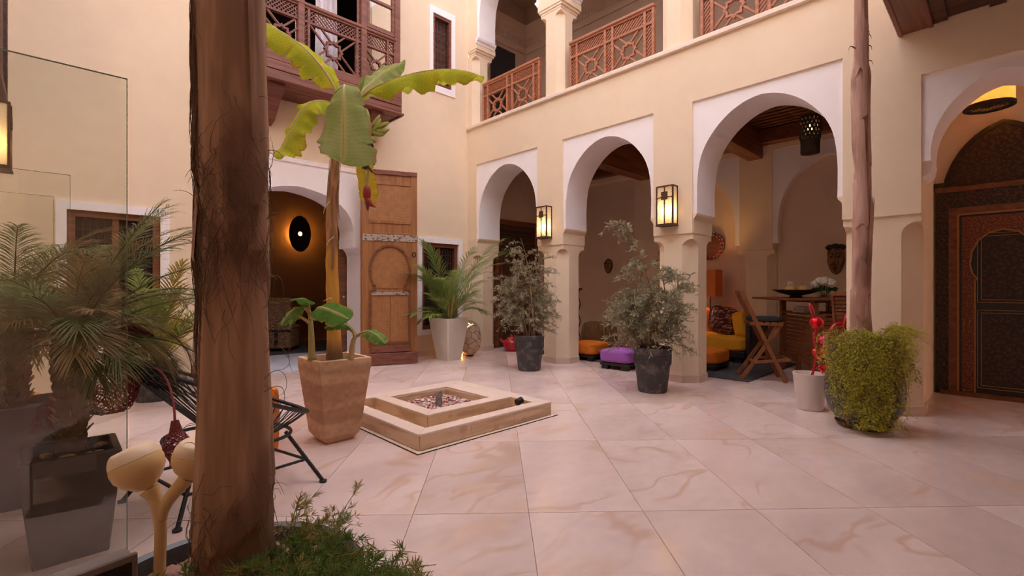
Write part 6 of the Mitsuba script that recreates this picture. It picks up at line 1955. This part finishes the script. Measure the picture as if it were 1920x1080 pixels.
# magazines on the shelf
z = 0.86
for i, (w, d, h_, m, lb) in enumerate(((0.30, 0.22, 0.022, 'm_paper', 'pale book at the bottom of the stack on the bar table shelf'), (0.27, 0.21, 0.018, 'm_darkwood', 'dark book second in the stack on the bar table shelf'), (0.28, 0.20, 0.024, 'm_paper', 'pale thick book third in the stack on the bar table shelf'), (0.25, 0.19, 0.015, 'm_candle', 'cream book on top of the stack on the bar table shelf'))):
    k = thing('book', lb, 'book', 'books on the bar table shelf', M=MB @ TM(0.42, -0.12, z, 0.05 * (-1) ** i))
    part(k, 'pages', box(-w / 2 + 0.004, w / 2 - 0.006, -d / 2 + 0.005, d / 2 - 0.005, 0.002, h_ - 0.002), 'm_paper')
    part(k, 'cover', cat([box(-w / 2, w / 2, -d / 2, d / 2, 0, 0.002), box(-w / 2, w / 2, -d / 2, d / 2, h_ - 0.002, h_), box(w / 2 - 0.003, w / 2, -d / 2, d / 2, 0, h_)]), m)
    z += h_


def folding_chair(label, M, slatback=True, pad=True):
    """A tall folding chair of teak. Local: x to the front, y across, z up."""
    k = thing('folding_bar_chair', label, 'bar chair', M=M)
    for s in (-1, 1):
        y = s * 0.20
        part(k, 'back_leg', obox([0.30, y, 0.0], [-0.22, y, 1.16], 0.026, 0.05, up=(1, 0, 0), b=0.004), 'm_teak')
        part(k, 'front_leg', obox([-0.22, y * 0.86, 0.0], [0.25, y * 0.86, 0.74], 0.026, 0.05, up=(1, 0, 0), b=0.004), 'm_teak')
        part(k, 'seat_rail', box(-0.12, 0.27, y - 0.013, y + 0.013, 0.72, 0.75, 0.003), 'm_teak')
    for i in range(5):
        x = -0.10 + i * 0.078
        part(k, 'seat_slat', box(x, x + 0.062, -0.21, 0.21, 0.75, 0.765, 0.003), 'm_teak')
    for z in (0.24,):
        part(k, 'footrest', obox([0.19, -0.20, z], [0.19, 0.20, z], 0.05, 0.025, b=0.003), 'm_teak')
        part(k, 'footrest', obox([-0.07, -0.17, z], [-0.07, 0.17, z], 0.05, 0.025, b=0.003), 'm_teak')
        for s in (-1, 1):
            part(k, 'foot_rail', obox([-0.09, s * 0.185, z], [0.34, s * 0.185, z + 0.05], 0.024, 0.04, b=0.003), 'm_teak')
        part(k, 'footrest', obox([0.33, -0.19, z + 0.05], [0.33, 0.19, z + 0.05], 0.06, 0.025, b=0.003), 'm_teak')
    if slatback:
        for i in range(7):
            z = 0.84 + i * 0.044
            x = 0.30 - 0.52 * z / 1.16
            part(k, 'back_slat', box(x - 0.008, x + 0.008, -0.19, 0.19, z, z + 0.034, 0.002), 'm_teak')
    part(k, 'top_rail', box(-0.235, -0.205, -0.21, 0.21, 1.11, 1.16, 0.004), 'm_teak')
    if pad:
        m = cushion(0.40, 0.42, 0.06, 5); m.apply_translation([0.08, 0, 0.795])
        part(k, 'seat_pad', m, 'm_cushion_black', True, label='black seat pad')
    return k


# the chair is turned so that its side faces the viewer, its back to the left
hd_ = math.atan2(RGT[1] * 0.93 - FWD[1] * 0.30, RGT[0] * 0.93 - FWD[0] * 0.30)
cpos = V(3.24, 6.28, 0)
folding_chair('teak folding bar chair with a black seat pad at the left of the bar table', TM(cpos[0], cpos[1], 0, hd_), slatback=False)
cpos = V(4.02, 5.55, 0)
folding_chair('teak folding bar chair with slatted back, half hidden by the slender trunk', TM(cpos[0], cpos[1], 0, math.atan2(-U[1], -U[0]) + 2.5), True, False)

# red ornament in a white pot
wp_ = V(2.95, 4.70, 0)
wb = thing('white_bucket', 'round white pot holding the glossy red ornament beside the fern urn', 'plant pot', loc=wp_)
part(wb, 'body', lathe([(0, 0), (0.105, 0), (0.115, 0.02), (0.145, 0.33), (0.150, 0.345), (0.150, 0.36), (0.138, 0.36), (0.13, 0.30), (0, 0.30)], 40), 'm_potwhite2', 35)
ro = thing('red_ornament', 'glossy red ornament of stacked balls, hearts and petals in the white pot', 'ornament', loc=wp_)
ox = 0.0


def o_at(px, py, t=4.68):
    return at(px, py, t) - wp_


part(ro, 'stem', tube(spline([[0, 0, 0.28], o_at(1530, 670), o_at(1530, 625), o_at(1524, 590)], 16), 0.012, 8), 'm_redgloss', True)


def heart(c, s, m):
    th_ = np.linspace(0, 2 * np.pi, 40)
    x = 16 * np.sin(th_) ** 3; y_ = 13 * np.cos(th_) - 5 * np.cos(2 * th_) - 2 * np.cos(3 * th_) - np.cos(4 * th_)
    rows = []
    for k, (sc, dz) in enumerate(((0.05, 1.0), (0.5, 0.92), (0.8, 0.65), (0.97, 0.25), (1.0, 0.0), (0.97, -0.25), (0.8, -0.65), (0.5, -0.92), (0.05, -1.0))):
        rows.append(c + (RGT * x[:, None] + up * y_[:, None]) * sc * s / 16 - FWD * dz * s * 0.5)
    v = np.array(rows).reshape(-1, 3); n_ = 40
    f = [[i * n_ + j, (i + 1) * n_ + j, (i + 1) * n_ + (j + 1) % n_, i * n_ + (j + 1) % n_] for i in range(8) for j in range(n_)]
    return trimesh.Trimesh(*[v, np.array([t for q in f for t in ([q[0], q[1], q[2]], [q[0], q[2], q[3]])])], process=False)


def faceted(c, r):
    m = trimesh.creation.icosphere(subdivisions=2); m.vertices = m.vertices * r * (0.97 + 0.05 * meshkit.noise(m.vertices * 9))[:, None] + c
    return m


part(ro, 'ball', faceted(o_at(1531, 606), 0.062), 'm_redfoil', label='red foil ball')
part(ro, 'ball', faceted(o_at(1545, 639), 0.068), 'm_pinkfoil', label='pink foil ball')
part(ro, 'heart', heart(o_at(1536, 664), 0.072, 0), 'm_redfoil', True)
part(ro, 'heart', heart(o_at(1542, 692), 0.05, 0), 'm_redfoil', True)
pm = ellip((0, 0, 0), (0.035, 0.02, 0.07), 3); pm.apply_transform(R3(FWD, -18)); pm.apply_translation(o_at(1522, 582))
part(ro, 'petal', pm, 'm_redgloss', True)
pm = ellip((0, 0, 0), (0.03, 0.02, 0.09), 3); pm.apply_transform(R3(FWD, -8)); pm.apply_translation(o_at(1529, 640))
part(ro, 'petal', pm, 'm_redgloss', True)
r2 = thing('red_ornament', 'glossy red curved ornament behind the slender trunk, above the fern', 'ornament', loc=(0, 0, 0))
P2 = 5.35
part(r2, 'loop', tube(spline([at(1563, 640, P2), at(1560, 618, P2), at(1572, 608, P2), at(1584, 612, P2), at(1596, 640, P2)], 20), 0.028, 10), 'm_redgloss', True)
pm = ellip((0, 0, 0), (0.05, 0.03, 0.12), 3); pm.apply_transform(R3(FWD, 14)); pm.apply_translation(at(1585, 605, P2))
part(r2, 'petal', pm, 'm_redgloss', True)
part(r2, 'stem', tube([at(1590, 640, P2), np.array([*at(1590, 640, P2)[:2], 0.0])], 0.012, 8), 'm_redgloss')
part(r2, 'foot', lathe([(0, 0), (0.12, 0), (0.12, 0.01), (0, 0.02)], 20), 'm_iron', M=TM(*at(1590, 640, P2)[:2]))

# ================================================================ the dark room: wicker chair and table
wc = thing('wicker_chair', 'high backed wicker chair with a dark sash in the dark room behind the doorway', 'chair', loc=(3.02, 9.45, 0.004), rz=math.radians(-36))
part(wc, 'back', box(-0.25, 0.25, -0.05, 0.03, 0.40, 1.02, 0.02), 'm_wicker')
part(wc, 'skirt', box(-0.25, 0.25, -0.05, 0.50, 0.06, 0.42, 0.02), 'm_wicker')
part(wc, 'seat', box(-0.26, 0.26, -0.02, 0.52, 0.42, 0.48, 0.02), 'm_wicker')
for x in (-0.22, 0.22):
    for y in (-0.02, 0.46):
        part(wc, 'foot', box(x - 0.025, x + 0.025, y - 0.025, y + 0.025, 0.0, 0.07), 'm_darkwood')
for z in np.linspace(0.10, 0.98, 34):
    part(wc, 'weave', tube(np.c_[np.linspace(-0.25, 0.25, 26), -0.052 - 0.004 * np.cos(np.arange(26) * np.pi), np.full(26, z)], 0.006, 4, False), 'm_wicker')
part(wc, 'sash', cat([box(-0.26, 0.26, -0.066, -0.058, 0.37, 0.41), ellip((0, -0.07, 0.39), (0.05, 0.02, 0.04), 1), box(-0.03, 0.0, -0.07, -0.062, 0.1, 0.39), box(0.005, 0.03, -0.07, -0.062, 0.14, 0.39)]), 'm_cushion_black', label='dark sash tied in a bow')
dt = thing('dark_table', 'dark dining table beside the wicker chair in the dark room', 'table', loc=(4.15, 10.2, 0.004))
part(dt, 'top', box(-0.7, 0.6, -0.4, 0.4, 0.72, 0.76, 0.01), 'm_darkwood')
for x in (-0.62, 0.52):
    for y in (-0.33, 0.33):
        part(dt, 'leg', box(x - 0.03, x + 0.03, y - 0.03, y + 0.03, 0, 0.72), 'm_darkwood')
rm = rect(2.45, 4.7, 9.0, 10.9)
single('room_rug', ex(rm, 'Z', 0.004, 0.012), 'm_rug', 'dark rug under the table in the dark room', 'rug')
